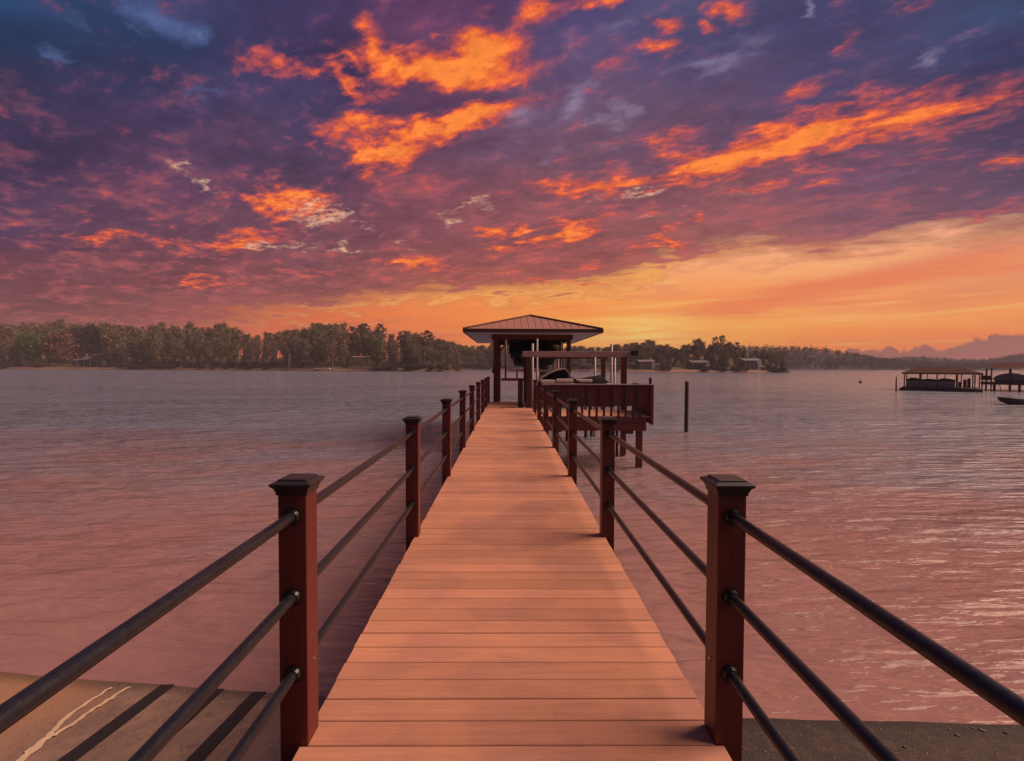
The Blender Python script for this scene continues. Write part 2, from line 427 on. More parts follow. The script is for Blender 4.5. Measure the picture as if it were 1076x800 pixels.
    tabS = [
        [(140, 84, 86), (136, 78, 82), (132, 72, 76), (128, 70, 74), (124, 68, 70), (132, 68, 66), (142, 72, 64), (146, 74, 64), (146, 74, 66), (140, 74, 68)],
        [(150, 90, 86), (150, 84, 80), (148, 78, 74), (146, 76, 70), (148, 76, 68), (176, 86, 60), (206, 96, 56), (206, 94, 56), (198, 90, 56), (185, 86, 58)],
        [(240, 170, 130), (240, 160, 115), (235, 145, 95), (228, 122, 76), (226, 116, 66), (228, 110, 58), (230, 106, 52), (228, 102, 50), (222, 98, 50), (212, 95, 54)],
        [(240, 175, 140), (242, 165, 120), (244, 160, 95), (246, 150, 80), (246, 146, 70), (246, 134, 62), (245, 125, 55), (242, 118, 50), (238, 112, 46), (228, 106, 48)],
        [(245, 180, 140), (248, 180, 125), (250, 175, 100), (250, 175, 85), (252, 164, 78), (252, 148, 66), (253, 160, 62), (254, 168, 62), (252, 150, 50), (245, 130, 46)],
        [(246, 180, 140), (248, 175, 130), (250, 172, 125), (252, 168, 108), (250, 152, 82), (252, 158, 74), (254, 170, 74), (254, 160, 58), (252, 140, 48), (245, 125, 46)],
        [(240, 175, 140), (242, 172, 135), (248, 170, 122), (250, 164, 104), (252, 160, 90), (255, 172, 92), (255, 158, 76), (255, 140, 60), (252, 128, 58), (240, 118, 60)],
        [(235, 165, 135), (240, 165, 125), (246, 165, 112), (236, 145, 98), (242, 145, 85), (255, 155, 80), (255, 144, 70), (252, 134, 64), (245, 124, 64), (235, 116, 68)],
    ]
    Ts = t.m('ADD', T, t.m('MULTIPLY', t.m('SUBTRACT', st[0], 0.5), 0.075))
    Sk = grid(rowsS, tabS, Aw, Ts)
    # soft streak clouds in the clear band
    band = t.ss(st[0], 0.48, 0.70)
    Sk = t.mix(t.m('MULTIPLY', band, 0.38), Sk, t.mix(t.ss(A, aa(300), aa(800)), lin((160, 82, 78)) + (1,), lin((236, 116, 72)) + (1,)))
    thin = t.ss(t.noise(t.xyz(t.m('MULTIPLY', A, 3.0), t.m('MULTIPLY', T, 60.0), 8.0), 1.5, 5, 0.5, 0.3)[0], 0.52, 0.75)
    Sk = t.mix(t.m('MULTIPLY', thin, t.m('MULTIPLY', t.ss(A, aa(380), aa(620)), 0.5)), Sk, lin((255, 200, 105)) + (1,))
    for (px, py, rx, ry, an, wt, cc) in ((905, 296, 250, 15, 7, 0.75, (232, 116, 76)), (760, 322, 130, 7, 4, 0.5, (240, 128, 70)), (300, 312, 160, 8, -2, 0.5, (190, 90, 72)), (1010, 262, 120, 10, 9, 0.35, (226, 130, 100))):
        mp = t.mapping(t.xyz(t.m('ADD', A, t.m('MULTIPLY', t.m('SUBTRACT', st[0], 0.5), 0.1)), Ts, 0.0), loc=(aa(px), tt(px, py), 0), rot=(0, 0, R(an)), scale=(rx / F * 0.8, ry / F, 1), ty='TEXTURE')
        gq = t.new('ShaderNodeTexGradient', gradient_type='SPHERICAL'); t.put(gq.inputs[0], mp)
        Sk = t.mix(t.m('MULTIPLY', t.ss(gq.outputs['Fac'], 0.0, 0.8), wt), Sk, lin(cc) + (1,))
    # edge of the deck
    edge_px = [(0, 382), (90, 366), (150, 356), (300, 338), (380, 328), (450, 318), (560, 316), (640, 306), (700, 284), (780, 268), (900, 262), (990, 248), (1076, 242)]
    An = t.ss(A, aa(0), aa(1076), 0, 1, 'LINEAR')
    e = t.ramp(An, [((aa(p) - aa(0)) / (aa(1076) - aa(0)), max(0.0, tt(p, q))) for p, q in edge_px])
    e = t.sep(e)[0] if False else e
    rgb2 = t.new('ShaderNodeRGBToBW'); t.l.new(e, rgb2.inputs[0]); e = rgb2.outputs[0]
    rag = t.m('ADD', t.m('MULTIPLY', t.m('SUBTRACT', st[0], 0.5), 0.10), t.m('MULTIPLY', t.m('SUBTRACT', fb2[0], 0.5), 0.15))
    rag = t.m('ADD', rag, t.m('MULTIPLY', t.m('SUBTRACT', fb3[0], 0.5), 0.06))
    dd = t.m('ADD', t.m('SUBTRACT', T, e), rag)
    deck = t.ss(dd, -0.03, 0.042)
    rim = t.m('MULTIPLY', t.ss(dd, -0.008, 0.012), t.ss(dd, 0.010, 0.040, 1, 0))
    # light and dark inside the deck
    k = t.m('ADD', t.m('MULTIPLY', fb[0], 0.27), t.m('MULTIPLY', fb2[0], 0.33))
    k = t.m('ADD', k, t.m('ADD', t.m('MULTIPLY', fb3[0], 0.26), t.m('MULTIPLY', fb4[0], 0.14)))
    k = t.ss(k, 0.37, 0.63, 0.66, 1.36, 'LINEAR')
    sc1 = t.vm('SCALE', Dk); t.put(sc1.node.inputs['Scale'], k)
    Dk = sc1
    Dk = t.vm('MULTIPLY', Dk, (0.94, 0.86, 0.84))
    # pinkish undersides with a finer grain
    pink = t.m('MULTIPLY', t.ss(t.m('ADD', t.m('MULTIPLY', fb2[0], 0.6), t.m('MULTIPLY', fb3[0], 0.4)), 0.48, 0.64), t.ss(T, 0.50, 0.20, 0.0, 0.55, 'LINEAR'))
    Dk = t.mix(pink, Dk, lin((190, 92, 88)) + (1,))
    # blobs: list of (px, py, rx px, ry px, angle deg, weight)
    V = t.xyz(Aw, Tw, 0.0)
    def blobs(lst, base=0.0, k_=1.6):
        acc = base
        for (px, py, rx, ry, an, wt) in lst:
            c = math.cos(aa(px))
            mp = t.mapping(V, loc=(aa(px), tt(px, py), 0), rot=(0, 0, R(an)), scale=(rx / F * c * c * k_, ry / F * c * k_, 1), ty='TEXTURE')
            g = t.new('ShaderNodeTexGradient', gradient_type='SPHERICAL'); t.put(g.inputs[0], mp)
            acc = t.m('SMOOTH_MAX', t.m('MULTIPLY', g.outputs['Fac'], wt), acc, 0.12)
        return acc
    lit = blobs([
        (450, 78, 78, 15, 5, 1.5), (508, 56, 32, 18, 15, 1.5), (376, 62, 14, 20, 0, 1.2), (345, 75, 30, 10, -8, 1.0), (352, 97, 30, 7, -6, 1.1),
        (300, 82, 30, 10, 0, 0.7), (478, 131, 66, 12, 18, 1.5), (412, 164, 34, 14, 28, 1.4), (385, 133, 50, 11, 8, 0.85), (345, 145, 26, 8, 10, 0.7),
        (556, 18, 26, 11, 12, 1.1), (632, 3, 30, 8, 0, 1.1), (764, 10, 12, 16, 60, 1.0), (708, 33, 12, 8, 0, 0.9), (740, 31, 8, 8, 0, 0.8), (700, 58, 11, 7, 0, 0.9), (546, 83, 16, 6, 8, 0.9),
        (500, 10, 16, 8, 10, 0.6), (640, 78, 30, 10, 20, 0.45),
        (770, 158, 70, 18, 8, 1.4), (700, 180, 66, 14, 4, 1.1), (630, 188, 66, 9, 6, 0.95), (850, 146, 74, 18, 14, 1.4), (930, 138, 70, 16, 14, 1.3), (1010, 122, 50, 9, 20, 0.85),
        (880, 170, 70, 9, 6, 0.9), (970, 92, 36, 10, 10, 0.75), (905, 90, 22, 8, 25, 0.6), (850, 90, 26, 9, 20, 0.55), (885, 48, 16, 6, 0, 0.6), (950, 15, 14, 8, 0, 0.55), (1050, 180, 40, 7, 12, 0.75),
        (310, 216, 34, 13, 0, 1.15), (262, 250, 50, 14, 20, 0.95), (200, 262, 34, 7, 10, 0.75), (112, 248, 46, 6, 4, 0.85), (240, 278, 40, 6, 6, 0.7), (50, 316, 40, 4, -3, 0.55),
        (584, 241, 52, 8, 10, 1.2), (540, 250, 30, 7, 8, 1.0), (700, 250, 26, 9, 20, 0.9), (735, 237, 14, 6, 0, 0.9), (436, 280, 44, 6, -3, 1.0), (470, 283, 30, 5, 0, 0.7), (260, 240, 16, 5, 0, 0.4),
        (600, 298, 70, 5, -6, 0.9), (660, 300, 40, 5, 8, 0.9), (200, 297, 36, 5, 4, 0.9), (250, 300, 40, 3, 0, 0.6),
        (140, 148, 16, 7, 20, 0.55), (150, 186, 14, 6, 0, 0.5), (112, 224, 12, 5, 0, 0.55), (90, 225, 10, 5, 0, 0.5), (138, 222, 9, 5, 0, 0.5), (8, 122, 12, 9, 0, 0.4), (265, 70, 40, 10, -8, 0.4), (215, 140, 40, 6, 5, 0.3), (180, 95, 40, 14, 10, 0.3),
        (980, 230, 60, 7, 10, 0.5), (1060, 215, 40, 8, 8, 0.5), (420, 30, 60, 18, 0, 0.22), (800, 205, 80, 10, 6, 0.6), (870, 200, 50, 6, 6, 0.6), (690, 215, 70, 14, 5, 0.35), (560, 205, 60, 10, 5, 0.3),
        (760, 185, 90, 14, 6, 0.7), (880, 120, 70, 14, 16, 0.6), (960, 160, 80, 12, 10, 0.6), (1040, 90, 40, 10, 22, 0.45), (820, 175, 60, 9, 6, 0.7), (700, 150, 40, 10, 14, 0.6), (640, 165, 40, 9, 10, 0.5),
        (330, 190, 60, 12, 5, 0.45), (400, 200, 60, 10, 5, 0.4), (480, 190, 60, 12, 8, 0.4), (560, 262, 70, 10, 4, 0.5), (640, 270, 70, 10, 6, 0.55), (480, 255, 70, 9, 4, 0.4), (340, 290, 70, 6, 2, 0.5), (200, 240, 60, 9, 6, 0.4), (60, 265, 60, 8, 0, 0.35), (110, 300, 80, 7, 0, 0.35),
    ], k_=2.2)
    # scattered glowing edges anywhere else
    ridge = t.m('ABSOLUTE', t.m('SUBTRACT', fb2[0], 0.5))
    lv = t.m('ADD', lit, t.m('MULTIPLY', t.m('SUBTRACT', fb3[0], 0.5), 1.5))
    lv = t.m('ADD', lv, t.m('MULTIPLY', t.m('SUBTRACT', fb2[0], 0.5), 1.3))
    lv = t.m('ADD', lv, t.m('MULTIPLY', t.m('SUBTRACT', fb4[0], 0.5), 0.6))
    lv = t.m('SUBTRACT', t.m('MULTIPLY', lv, 0.97), 0.13)
    lf = t.ramp(lv, [(0.10, 0.0), (0.30, 0.20), (0.50, 0.55), (0.72, 0.88), (1.0, 1.0)])
    lc = t.ramp(lv, [(0.16, lin((150, 74, 92))), (0.40, lin((196, 82, 78))), (0.58, lin((226, 90, 60))), (0.78, lin((248, 110, 46))), (1.0, lin((253, 136, 56)))])
    lk = t.vm('SCALE', lc); t.put(lk.node.inputs['Scale'], t.ss(t.m('ADD', t.m('MULTIPLY', fb3[0], 0.55), t.m('MULTIPLY', fb4[0], 0.45)), 0.36, 0.64, 0.78, 1.15, 'LINEAR')); lc = lk
    bwf = t.new('ShaderNodeRGBToBW'); t.l.new(lf, bwf.inputs[0]); lf = bwf.outputs[0]
    Dk = t.mix(lf, Dk, lc)
    # thin places where paler sky shows
    gap = blobs([
        (335, 226, 34, 12, 10, 1.0), (290, 258, 44, 8, 8, 1.0), (356, 262, 40, 5, 6, 1.0), (232, 200, 20, 8, -20, 0.8), (385, 230, 22, 9, -30, 0.7), (420, 247, 14, 5, 0, 0.9), (498, 220, 30, 9, 20, 0.9), (430, 262, 20, 5, 8, 0.7),
        (660, 203, 40, 7, 5, 0.8), (700, 228, 14, 6, 10, 0.8), (790, 212, 50, 7, 8, 0.5), (740, 222, 30, 6, 8, 0.6), (600, 225, 40, 7, 8, 0.4), (690, 200, 40, 7, 6, 0.5), (900, 215, 50, 8, 6, 0.4),
    ])
    gv = t.m('ADD', gap, t.m('MULTIPLY', t.m('SUBTRACT', wr3[2], 0.5), 1.5))
    gv = t.m('ADD', gv, t.m('MULTIPLY', t.m('SUBTRACT', fb4[0], 0.5), 1.4))
    Dk = t.mix(t.m('MULTIPLY', t.ss(gv, 0.45, 1.25), 0.75), Dk, lin((250, 196, 158)) + (1,))
    blue = blobs([
        (180, 26, 40, 26, -10, 0.9), (75, 28, 46, 14, -15, 0.7), (72, 68, 24, 7, -15, 0.7), (92, 82, 10, 6, -30, 0.5), (10, 18, 30, 20, 0, 0.4), (240, 112, 46, 10, 0, 0.6), (20, 96, 16, 6, -20, 0.5), (162, 44, 14, 5, -10, 0.6),
        (645, 130, 20, 20, 0, 0.9), (602, 108, 26, 16, 30, 0.85), (608, 60, 14, 28, 0, 0.6), (740, 80, 44, 16, -8, 0.9), (760, 55, 40, 20, 0, 0.5), (560, 118, 40, 14, 10, 0.6), (575, 168, 34, 9, 15, 0.6), (715, 10, 26, 22, 0, 0.5), (838, 8, 10, 22, 5, 1.0), (860, 18, 18, 16, 0, 0.4),
        (975, 58, 20, 8, 25, 0.8), (1035, 32, 36, 8, 25, 0.6), (1068, 14, 20, 24, 0, 0.5), (660, 35, 34, 16, 0, 0.5), (920, 190, 60, 12, 8, 0.4),
    ])
    bv = t.m('ADD', blue, t.m('MULTIPLY', t.m('SUBTRACT', wr3[2], 0.5), 1.3))
    Dk = t.mix(t.m('MULTIPLY', t.ss(bv, 0.25, 1.05), 0.5), Dk, t.mix(t.ss(A, aa(250), aa(560)), lin((98, 122, 178)) + (1,), lin((168, 150, 182)) + (1,)))
    # combine
    out = t.mix(deck, Sk, Dk)
    rimc = t.mix(t.ss(A, aa(100), aa(500)), lin((190, 90, 66)) + (1,), lin((255, 176, 84)) + (1,))
    out = t.mix(t.m('MULTIPLY', rim, t.m('MULTIPLY', t.ss(fb2[0], 0.35, 0.6, 0.1, 0.85), t.ss(A, aa(660), aa(820), 1.0, 0.25))), out, rimc)
    # sun glow low on the horizon
    gl = t.mapping(t.xyz(A, T, 0), loc=(aa(672), tt(672, 347), 0), scale=(95 / F, 34 / F, 1), ty='TEXTURE')
    gg = t.new('ShaderNodeTexGradient', gradient_type='QUADRATIC_SPHERE'); t.put(gg.inputs[0], gl)
    gk = t.m('MULTIPLY', gg.outputs['Fac'], t.ss(t.noise(t.xyz(t.m('MULTIPLY', A, 3.5), t.m('MULTIPLY', T, 55.0), 4.0), 1.5, 5, 0.5, 0.4)[0], 0.35, 0.65, 0.25, 1.0))
    out = t.mix(gk, out, lin((255, 226, 120)) + (1,))
    # far cloud bank on the right horizon
    bank_px = [(780, 380), (860, 373), (880, 367), (905, 365), (925, 362), (940, 362), (955, 365), (975, 362), (985, 363), (1005, 357), (1025, 351), (1050, 347), (1076, 344)]
    a0, a1 = aa(780), aa(1076)
    bn = t.ss(A, a0, a1, 0, 1, 'LINEAR')
    bt = t.ramp(bn, [((aa(p) - a0) / (a1 - a0), tt(p, q)) for p, q in bank_px])
    bw = t.new('ShaderNodeRGBToBW'); t.l.new(bt, bw.inputs[0])
    bn3 = t.noise(t.xyz(t.m('MULTIPLY', A, 30.0), t.m('MULTIPLY', T, 20.0), 1.0), 1.0, 3, 0.5)[0]
    bn3 = t.m('MULTIPLY', t.m('ABSOLUTE', t.m('SUBTRACT', bn3, 0.5)), 5.0)
    db = t.m('ADD', t.m('SUBTRACT', bw.outputs[0], T), t.m('MULTIPLY', t.m('SUBTRACT', bn3, 0.5), 0.014))
    bm_ = t.m('MULTIPLY', t.ss(db, -0.001, 0.006), t.ss(A, aa(830), aa(900)))
    bc = t.mix(t.ss(db, 0.0, 0.05), lin((150, 88, 82)) + (1,), lin((172, 100, 92)) + (1,))
    out = t.mix(t.m('MULTIPLY', bm_, 0.92), out, bc)
    # what lies behind the camera: a dim violet evening sky
    back = t.ss(t.m('ABSOLUTE', A), 1.1, 2.1)
    bk = t.ramp(t.m('DIVIDE', T, 1.2, clamp=True), [(0, lin((84, 60, 78))), (0.25, lin((60, 50, 78))), (1, lin((42, 46, 80)))])
    out = t.mix(t.m('MULTIPLY', back, 0.85), out, bk)
    bg = t.new('ShaderNodeBackground'); t.l.new(out, bg.inputs[0]); bg.inputs[1].default_value = 1.0
    sky = t.new('ShaderNodeTexSky', sky_type='NISHITA'); sky.sun_disc = False
    sky.sun_elevation = SUN_EL; sky.sun_rotation = SUN_AZ
    bg2 = t.new('ShaderNodeBackground'); t.l.new(sky.outputs[0], bg2.inputs[0]); bg2.inputs[1].default_value = 0.0015
    ad = t.new('ShaderNodeAddShader'); t.l.new(bg.outputs[0], ad.inputs[0]); t.l.new(bg2.outputs[0], ad.inputs[1])
    wo = t.new('ShaderNodeOutputWorld'); t.l.new(ad.outputs[0], wo.inputs[0])
    w.cycles.sampling_method = 'MANUAL'; w.cycles.sample_map_resolution = 512
build_sky()

sun = bpy.data.lights.new('sun', 'SUN'); so = bpy.data.objects.new('sun', sun); COL.objects.link(so)
sun.energy = 5.0; sun.color = (1.0, 0.66, 0.46); sun.angle = R(42)
sd = Vector((math.sin(SUN_AZ) * math.cos(SUN_EL), math.cos(SUN_AZ) * math.cos(SUN_EL), math.sin(SUN_EL)))
so.rotation_euler = sd.to_track_quat('Z', 'Y').to_euler()
so.location = sd * 50

sc.view_settings.view_transform = 'Standard'; sc.view_settings.look = 'None'
sc.view_settings.exposure = 0; sc.view_settings.gamma = 1; sc.view_settings.use_curve_mapping = False
sc.cycles.max_bounces = 6; sc.cycles.diffuse_bounces = 3; sc.cycles.glossy_bounces = 3; sc.cycles.volume_bounces = 0
sc.cycles.sample_clamp_indirect = 4.0

# ------------------------------------------------------------------ setting: water, ground
mb = MB()
mb.poly([(-1500, -30, 0), (1500, -30, 0), (1500, 1250, 0), (-1500, 1250, 0)])
struct(mb.build('water', M['water']))

def shoreY(x): return (4.66 - 0.115 * x if x < 0 else 4.64 - 0.034 * x) + 0.03 * mnoise.noise(Vector((x * 0.9, 0.3, 0))) + 0.012 * mnoise.noise(Vector((x * 5, 1.3, 0)))
mb = MB()
xs = [-1500, -400, -120, -40, -20] + [-12 + 0.25 * i for i in range(97)] + [20, 40, 120, 400, 1500]
ds = [-1290, -40, -10, -4, -2, -1, -0.5, -0.25, 0, 0.2, 0.4, 0.7, 1, 1.5, 2, 2.6, 3.2, 4, 5, 6.5, 8, 12, 20, 60, 300]
rows = []
for x in xs:
    row = []
    for d in ds:                                 # d = distance in from the waterline
        y = shoreY(max(-40, min(40, x))) - d
        zz = 0.13 * d if d > 0 else max(-3.0, 0.16 * d)
        if d > 3.2: zz = 0.13 * 3.2 + (d - 3.2) * 0.33
        if d > 6.5: zz = 0.416 + 3.3 * 0.33 + (d - 6.5) * 0.01
        rough = 0.012 if x > 0.3 else 0.006
        if 0.2 <= abs(d) < 12: zz += rough * mnoise.noise(Vector((x * 1.7, y * 1.7, 0))) 
        row.append(mb.bm.verts.new((x, y, zz)))
    rows.append(row)
for i in range(len(xs) - 1):
    for j in range(len(ds) - 1):
        mb.bm.faces.new((rows[i][j], rows[i + 1][j], rows[i + 1][j + 1], rows[i][j + 1]))
g = struct(mb.build('ground', M['ground'], smooth=True))
def rampZ(x, y):
    d = shoreY(x) - y
    return 0.13 * d if d <= 3.2 else 0.13 * 3.2 + (d - 3.2) * 0.33
# pale filled cracks in the concrete
def ramp_pt(px, py):
    Y = 4.0
    for _ in range(30):
        p = W(px, py, Y); zt = rampZ(p.x, p.y)
        r = ray(px, py); Y = (zt - CAMZ) / r.z * r.y
    p = W(px, py, Y); return Vector((p.x, p.y, rampZ(p.x, p.y) + 0.014))
def crack(a):
    pts = []; ws = []
    for i in range(len(a) - 1):
        for k in range(5):
            f = k / 5
            p = ramp_pt(a[i][0] * (1 - f) + a[i + 1][0] * f + rnd.uniform(-1, 1), a[i][1] * (1 - f) + a[i + 1][1] * f + rnd.uniform(-0.8, 0.8))
            pts.append(p); ws.append((a[i][2] * (1 - f) + a[i + 1][2] * f) * rnd.uniform(0.75, 1.25))
    return pts, ws
mb = MB()
for line in ([(20, 803, .035), (34, 790, .04), (52, 775, .03), (64, 760, .02), (92, 739, .018), (124, 719, .010)],
             [(57, 775, .02), (75, 763, .018), (100, 746, .016), (121, 732, .022), (142, 721, .012)]):
    p, w_ = crack(line); mb.ribbon(p, w_)
mb.build('crack_filler', M['filler'], g)

# dark strips laid on the ramp in place of the rails' shadows
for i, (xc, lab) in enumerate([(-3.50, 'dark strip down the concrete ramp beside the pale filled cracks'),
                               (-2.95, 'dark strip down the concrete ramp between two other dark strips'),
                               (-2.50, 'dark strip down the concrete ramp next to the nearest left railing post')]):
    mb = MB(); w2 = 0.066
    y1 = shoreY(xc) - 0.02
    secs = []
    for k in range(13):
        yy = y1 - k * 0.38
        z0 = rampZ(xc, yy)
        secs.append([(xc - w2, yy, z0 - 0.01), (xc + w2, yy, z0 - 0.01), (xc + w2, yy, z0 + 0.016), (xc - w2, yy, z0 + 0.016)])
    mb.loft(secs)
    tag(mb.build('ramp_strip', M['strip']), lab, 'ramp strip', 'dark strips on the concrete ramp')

# pebbles on the dark bank
mb = MB()
for _ in range(170):
    x = rnd.uniform(1.2, 8); y = shoreY(x) - abs(rnd.gauss(0, 0.9)) - 0.05
    s = rnd.choice([0.005, 0.007, 0.009, 0.012]) * rnd.uniform(0.7, 1.3)
    r = bmesh.ops.create_icosphere(mb.bm, subdivisions=1, radius=s, matrix=Matrix.Translation((x, y, rampZ(x, y) + s * 0.25)) @ Matrix.Rotation(rnd.random() * 6, 4, 'Z') @ Matrix.Diagonal((rnd.uniform(0.8, 2.2), 1, 0.35, 1)))
tag(mb.build('pebbles', M['stone'], smooth=True), 'small pale stones and chips scattered over the dark wet bank', 'pebbles', kind='stuff')

# ------------------------------------------------------------------ dock walkway
XL, XR = -0.852, 0.895
YEND = 18.55
dock = thing('dock', 'long straight plank dock walkway of orange brown boards leading out over the lake', 'dock', (0, 0, DZ))
mb = MB()
y = -1.3; pitchb = 0.1434
while y < YEND - 0.05:
    j = rnd.uniform(-0.003, 0.003); h = rnd.uniform(-0.0012, 0.0012)
    mb.box(XL + j, XR + j, y + 0.0025, y + pitchb - 0.0025, DZ - 0.026 + h, DZ + h, bev=0.003)
    y += pitchb
mb.build('decking', M['deck'], dock)
mb = MB()
for x in (XL + 0.055, -0.3, 0.3, XR - 0.055):
    mb.box(x - 0.02, x + 0.02, -1.3, YEND, DZ - 0.25, DZ - 0.028)
mb.build('joists', M['redwood'], dock)
P0 = 2.0; SP = 2.48
POSTY = [P0 + SP * i for i in range(-1, 9)]
for k in range(0, 8):
    yy = P0 + SP * k + 0.5
    for x in (XL + 0.14, XR - 0.14):
        MB().tube((x, yy, -2), (x, yy, DZ - 0.26), 0.11, 0.105, 12).build('pile', M['darkwood'], dock, smooth=True)
    MB().box(XL + 0.04, XR - 0.04, yy - 0.08, yy + 0.08, DZ - 0.45, DZ - 0.255).build('cross_beam', M['redwood'], dock)
# landing at the end, one thin step lower
mb = MB()
y = YEND + 0.03
while y < 21.5:
    mb.box(-0.86, 0.72, y + 0.0035, y + pitchb - 0.0035, DZ - 0.056, DZ - 0.03, bev=0.003); y += pitchb
mb.build('landing_boards', M['deck'], dock)
mb = MB(); mb.box(-0.84, 0.70, YEND + 0.05, 21.45, DZ - 0.28, DZ - 0.06)
mb.build('landing_frame', M['redwood'], dock)
mb = MB()
pts = [(-0.25 + 0.09 * i, 19.0 + 0.16 * math.sin(i * 0.9) + 0.03 * i, DZ - 0.018) for i in range(12)]
for a, b in zip(pts, pts[1:]): mb.tube(a, b, 0.014, n=6)
tag(mb.build('mooring_line', M['black'], smooth=True), 'thin dark rope lying across the landing at the dock end', 'rope')

# ------------------------------------------------------------------ railings
RZ = [0.95, 0.62, 0.30]
PW = 0.0575
def railing(xc, ys, label):
    t_ = thing('railing', label, 'railing', (xc, ys[0], DZ))
    for i, yy in enumerate(ys):
        lx = xc + rnd.uniform(-0.004, 0.004)
        po = MB().box(lx - PW, lx + PW, yy, yy + 2 * PW, DZ - 0.42, DZ + 1.058, bev=0.004, seg=2).build('post', M['post'], t_)
        c = MB(); cy = yy + PW
        c.sq_lathe(lx, cy, [(.062, DZ + 1.035), (.0635, DZ + 1.050), (.067, DZ + 1.053), (.069, DZ + 1.062), (.078, DZ + 1.071), (.0815, DZ + 1.074), (.0815, DZ + 1.081), (.079, DZ + 1.084),
                            (.062, DZ + 1.091), (.058, DZ + 1.0915), (.057, DZ + 1.097), (.053, DZ + 1.099)])
        c.build('cap', M['cap'], po)
        inner = lx + PW if xc < 0 else lx - PW
        s = 1 if xc < 0 else -1
        MB().tube((inner - s * 0.004, cy, DZ + 0.33), (inner + s * 0.007, cy, DZ + 0.33), 0.008, 0.006, 10).build('bolt', M['steel'], po)
        if i < len(ys) - 1:
            y2 = ys[i + 1]
            for h in RZ:
                ra = MB().tube((xc, yy + 2 * PW - 0.004, DZ + h), (xc, y2 + 0.004, DZ + h), 0.0212, n=20, cap=False).build('rail', M['rail'], t_, smooth=True)
                for (ya, sg) in ((yy + 2 * PW, 1), (y2, -1)):
                    fm = MB()
                    fm.tube((xc, ya - sg * 0.002, DZ + h), (xc, ya + sg * 0.008, DZ + h), 0.036, 0.036, 20, cap=False)
                    fm.loft([[(xc + r_ * math.cos(k * math.pi / 10), ya + sg * o_, DZ + h + r_ * math.sin(k * math.pi / 10)) for k in range(20)] for r_, o_ in ((.036, .008), (.032, .0085), (.0265, .024), (.0215, .0245))], cap=False)
                    bmesh.ops.remove_doubles(fm.bm, verts=fm.bm.verts, dist=1e-5)
                    autosmooth(fm.build('flange', M['flange'], ra))
    return t_
railing(-0.872, POSTY, 'mahogany posts with black caps and dark rails on the open water side of the walkway')
railing(0.915, POSTY[:-2], 'mahogany posts with black caps and dark rails ending at the panelled side deck')

# ------------------------------------------------------------------ boathouse at the end of the dock
bx0, bx1, by0, by1 = -1.80, 3.80, 20.0, 29.6
ze = WZ(346, 20)                     # top of the eave
cx = (bx0 + bx1) / 2; half = (bx1 - bx0) / 2
zr = WZ(332, 20 + half)
bh = thing('boathouse', 'open boathouse at the dock end with brown hip roof on dark red posts', 'boathouse', (cx, 24.8, 0))
mb = MB()
A0, A1, A2, A3 = (bx0, by0, ze), (bx1, by0, ze), (bx1, by1, ze), (bx0, by1, ze)
B0, B1 = (cx, by0 + half, zr), (cx, by1 - half, zr)
mb.poly([A0, A1, B0]); mb.poly([A1, A2, B1, B0]); mb.poly([A2, A3, B1]); mb.poly([A3, A0, B0, B1])
mb.poly([A3, A2, A1, A0])
roof = mb.build('roof', M['roof'], bh)
mb = MB()                             # standing seams
slope = (zr - ze) / half
for k in range(1, 19):
    x = bx0 + k * (bx1 - bx0) / 19
    d = half - abs(x - cx)
    mb.tube((x, by0 + 0.02, ze + 0.012), (x, by0 + d, ze + d * slope + 0.012), 0.008, n=5)
    mb.tube((x, by1 - 0.02, ze + 0.012), (x, by1 - d, ze + d * slope + 0.012), 0.008, n=5)
for k in range(1, 32):
    yy = by0 + k * (by1 - by0) / 32
    d = min(half, yy - by0, by1 - yy)
    for sx, xe in ((1, bx0), (-1, bx1)):
        mb.tube((xe + sx * 0.02, yy, ze + 0.012), (xe + sx * d, yy, ze + d * slope + 0.012), 0.008, n=5)
mb.build('roof_seams', M['roof'], roof)
mb = MB()
for a, b in ((A0, B0), (A1, B0), (A2, B1), (A3, B1), (B0, B1)):
    mb.tube(Vector(a) + Vector((0, 0, .02)), Vector(b) + Vector((0, 0, .02)), 0.05, n=6)
mb.build('ridge_cap', M['redwood'], roof)
fz = ze - 0.13
mb = MB()
mb.box(bx0 - 0.03, bx1 + 0.03, by0 - 0.035, by0 - 0.002, fz, ze + 0.015); mb.box(bx0 - 0.03, bx1 + 0.03, by1 + 0.002, by1 + 0.035, fz, ze + 0.015)
mb.box(bx0 - 0.035, bx0 - 0.002, by0, by1, fz, ze + 0.013); mb.box(bx1 + 0.002, bx1 + 0.035, by0, by1, fz, ze + 0.013)
mb.build('fascia', M['darkwood'], roof)
hx0, hx1, hy0, hy1 = -0.68, 2.80, 21.8, 28.4
mb = MB()
zs = fz + 0.02
mb.box(bx0, hx0, by0, by1, zs, zs + 0.02); mb.box(hx1, bx1, by0, by1, zs, zs + 0.02)
mb.box(hx0, hx1, by0, hy0, zs, zs + 0.02); mb.box(hx0, hx1, hy1, by1, zs, zs + 0.02)
mb.build('soffit', M['soffit'], roof)
hb = WZ(356.5, 21.8)
MB().box(hx0, hx1, hy0 - 0.05, hy0 + 0.05, hb, zs - 0.002).build('header_beam', M['redbeam'], bh)
MB().box(hx0, hx1, hy1 - 0.05, hy1 + 0.05, hb, zs - 0.002).build('header_beam', M['redbeam'], bh)
MB().box(hx0 - 0.05, hx0 + 0.05, hy0 + 0.055, hy1 - 0.055, hb, zs - 0.002).build('header_beam', M['redwood'], bh)
MB().box(hx1 - 0.05, hx1 + 0.05, hy0 + 0.055, hy1 - 0.055, hb, zs - 0.002).build('header_beam', M['redwood'], bh)
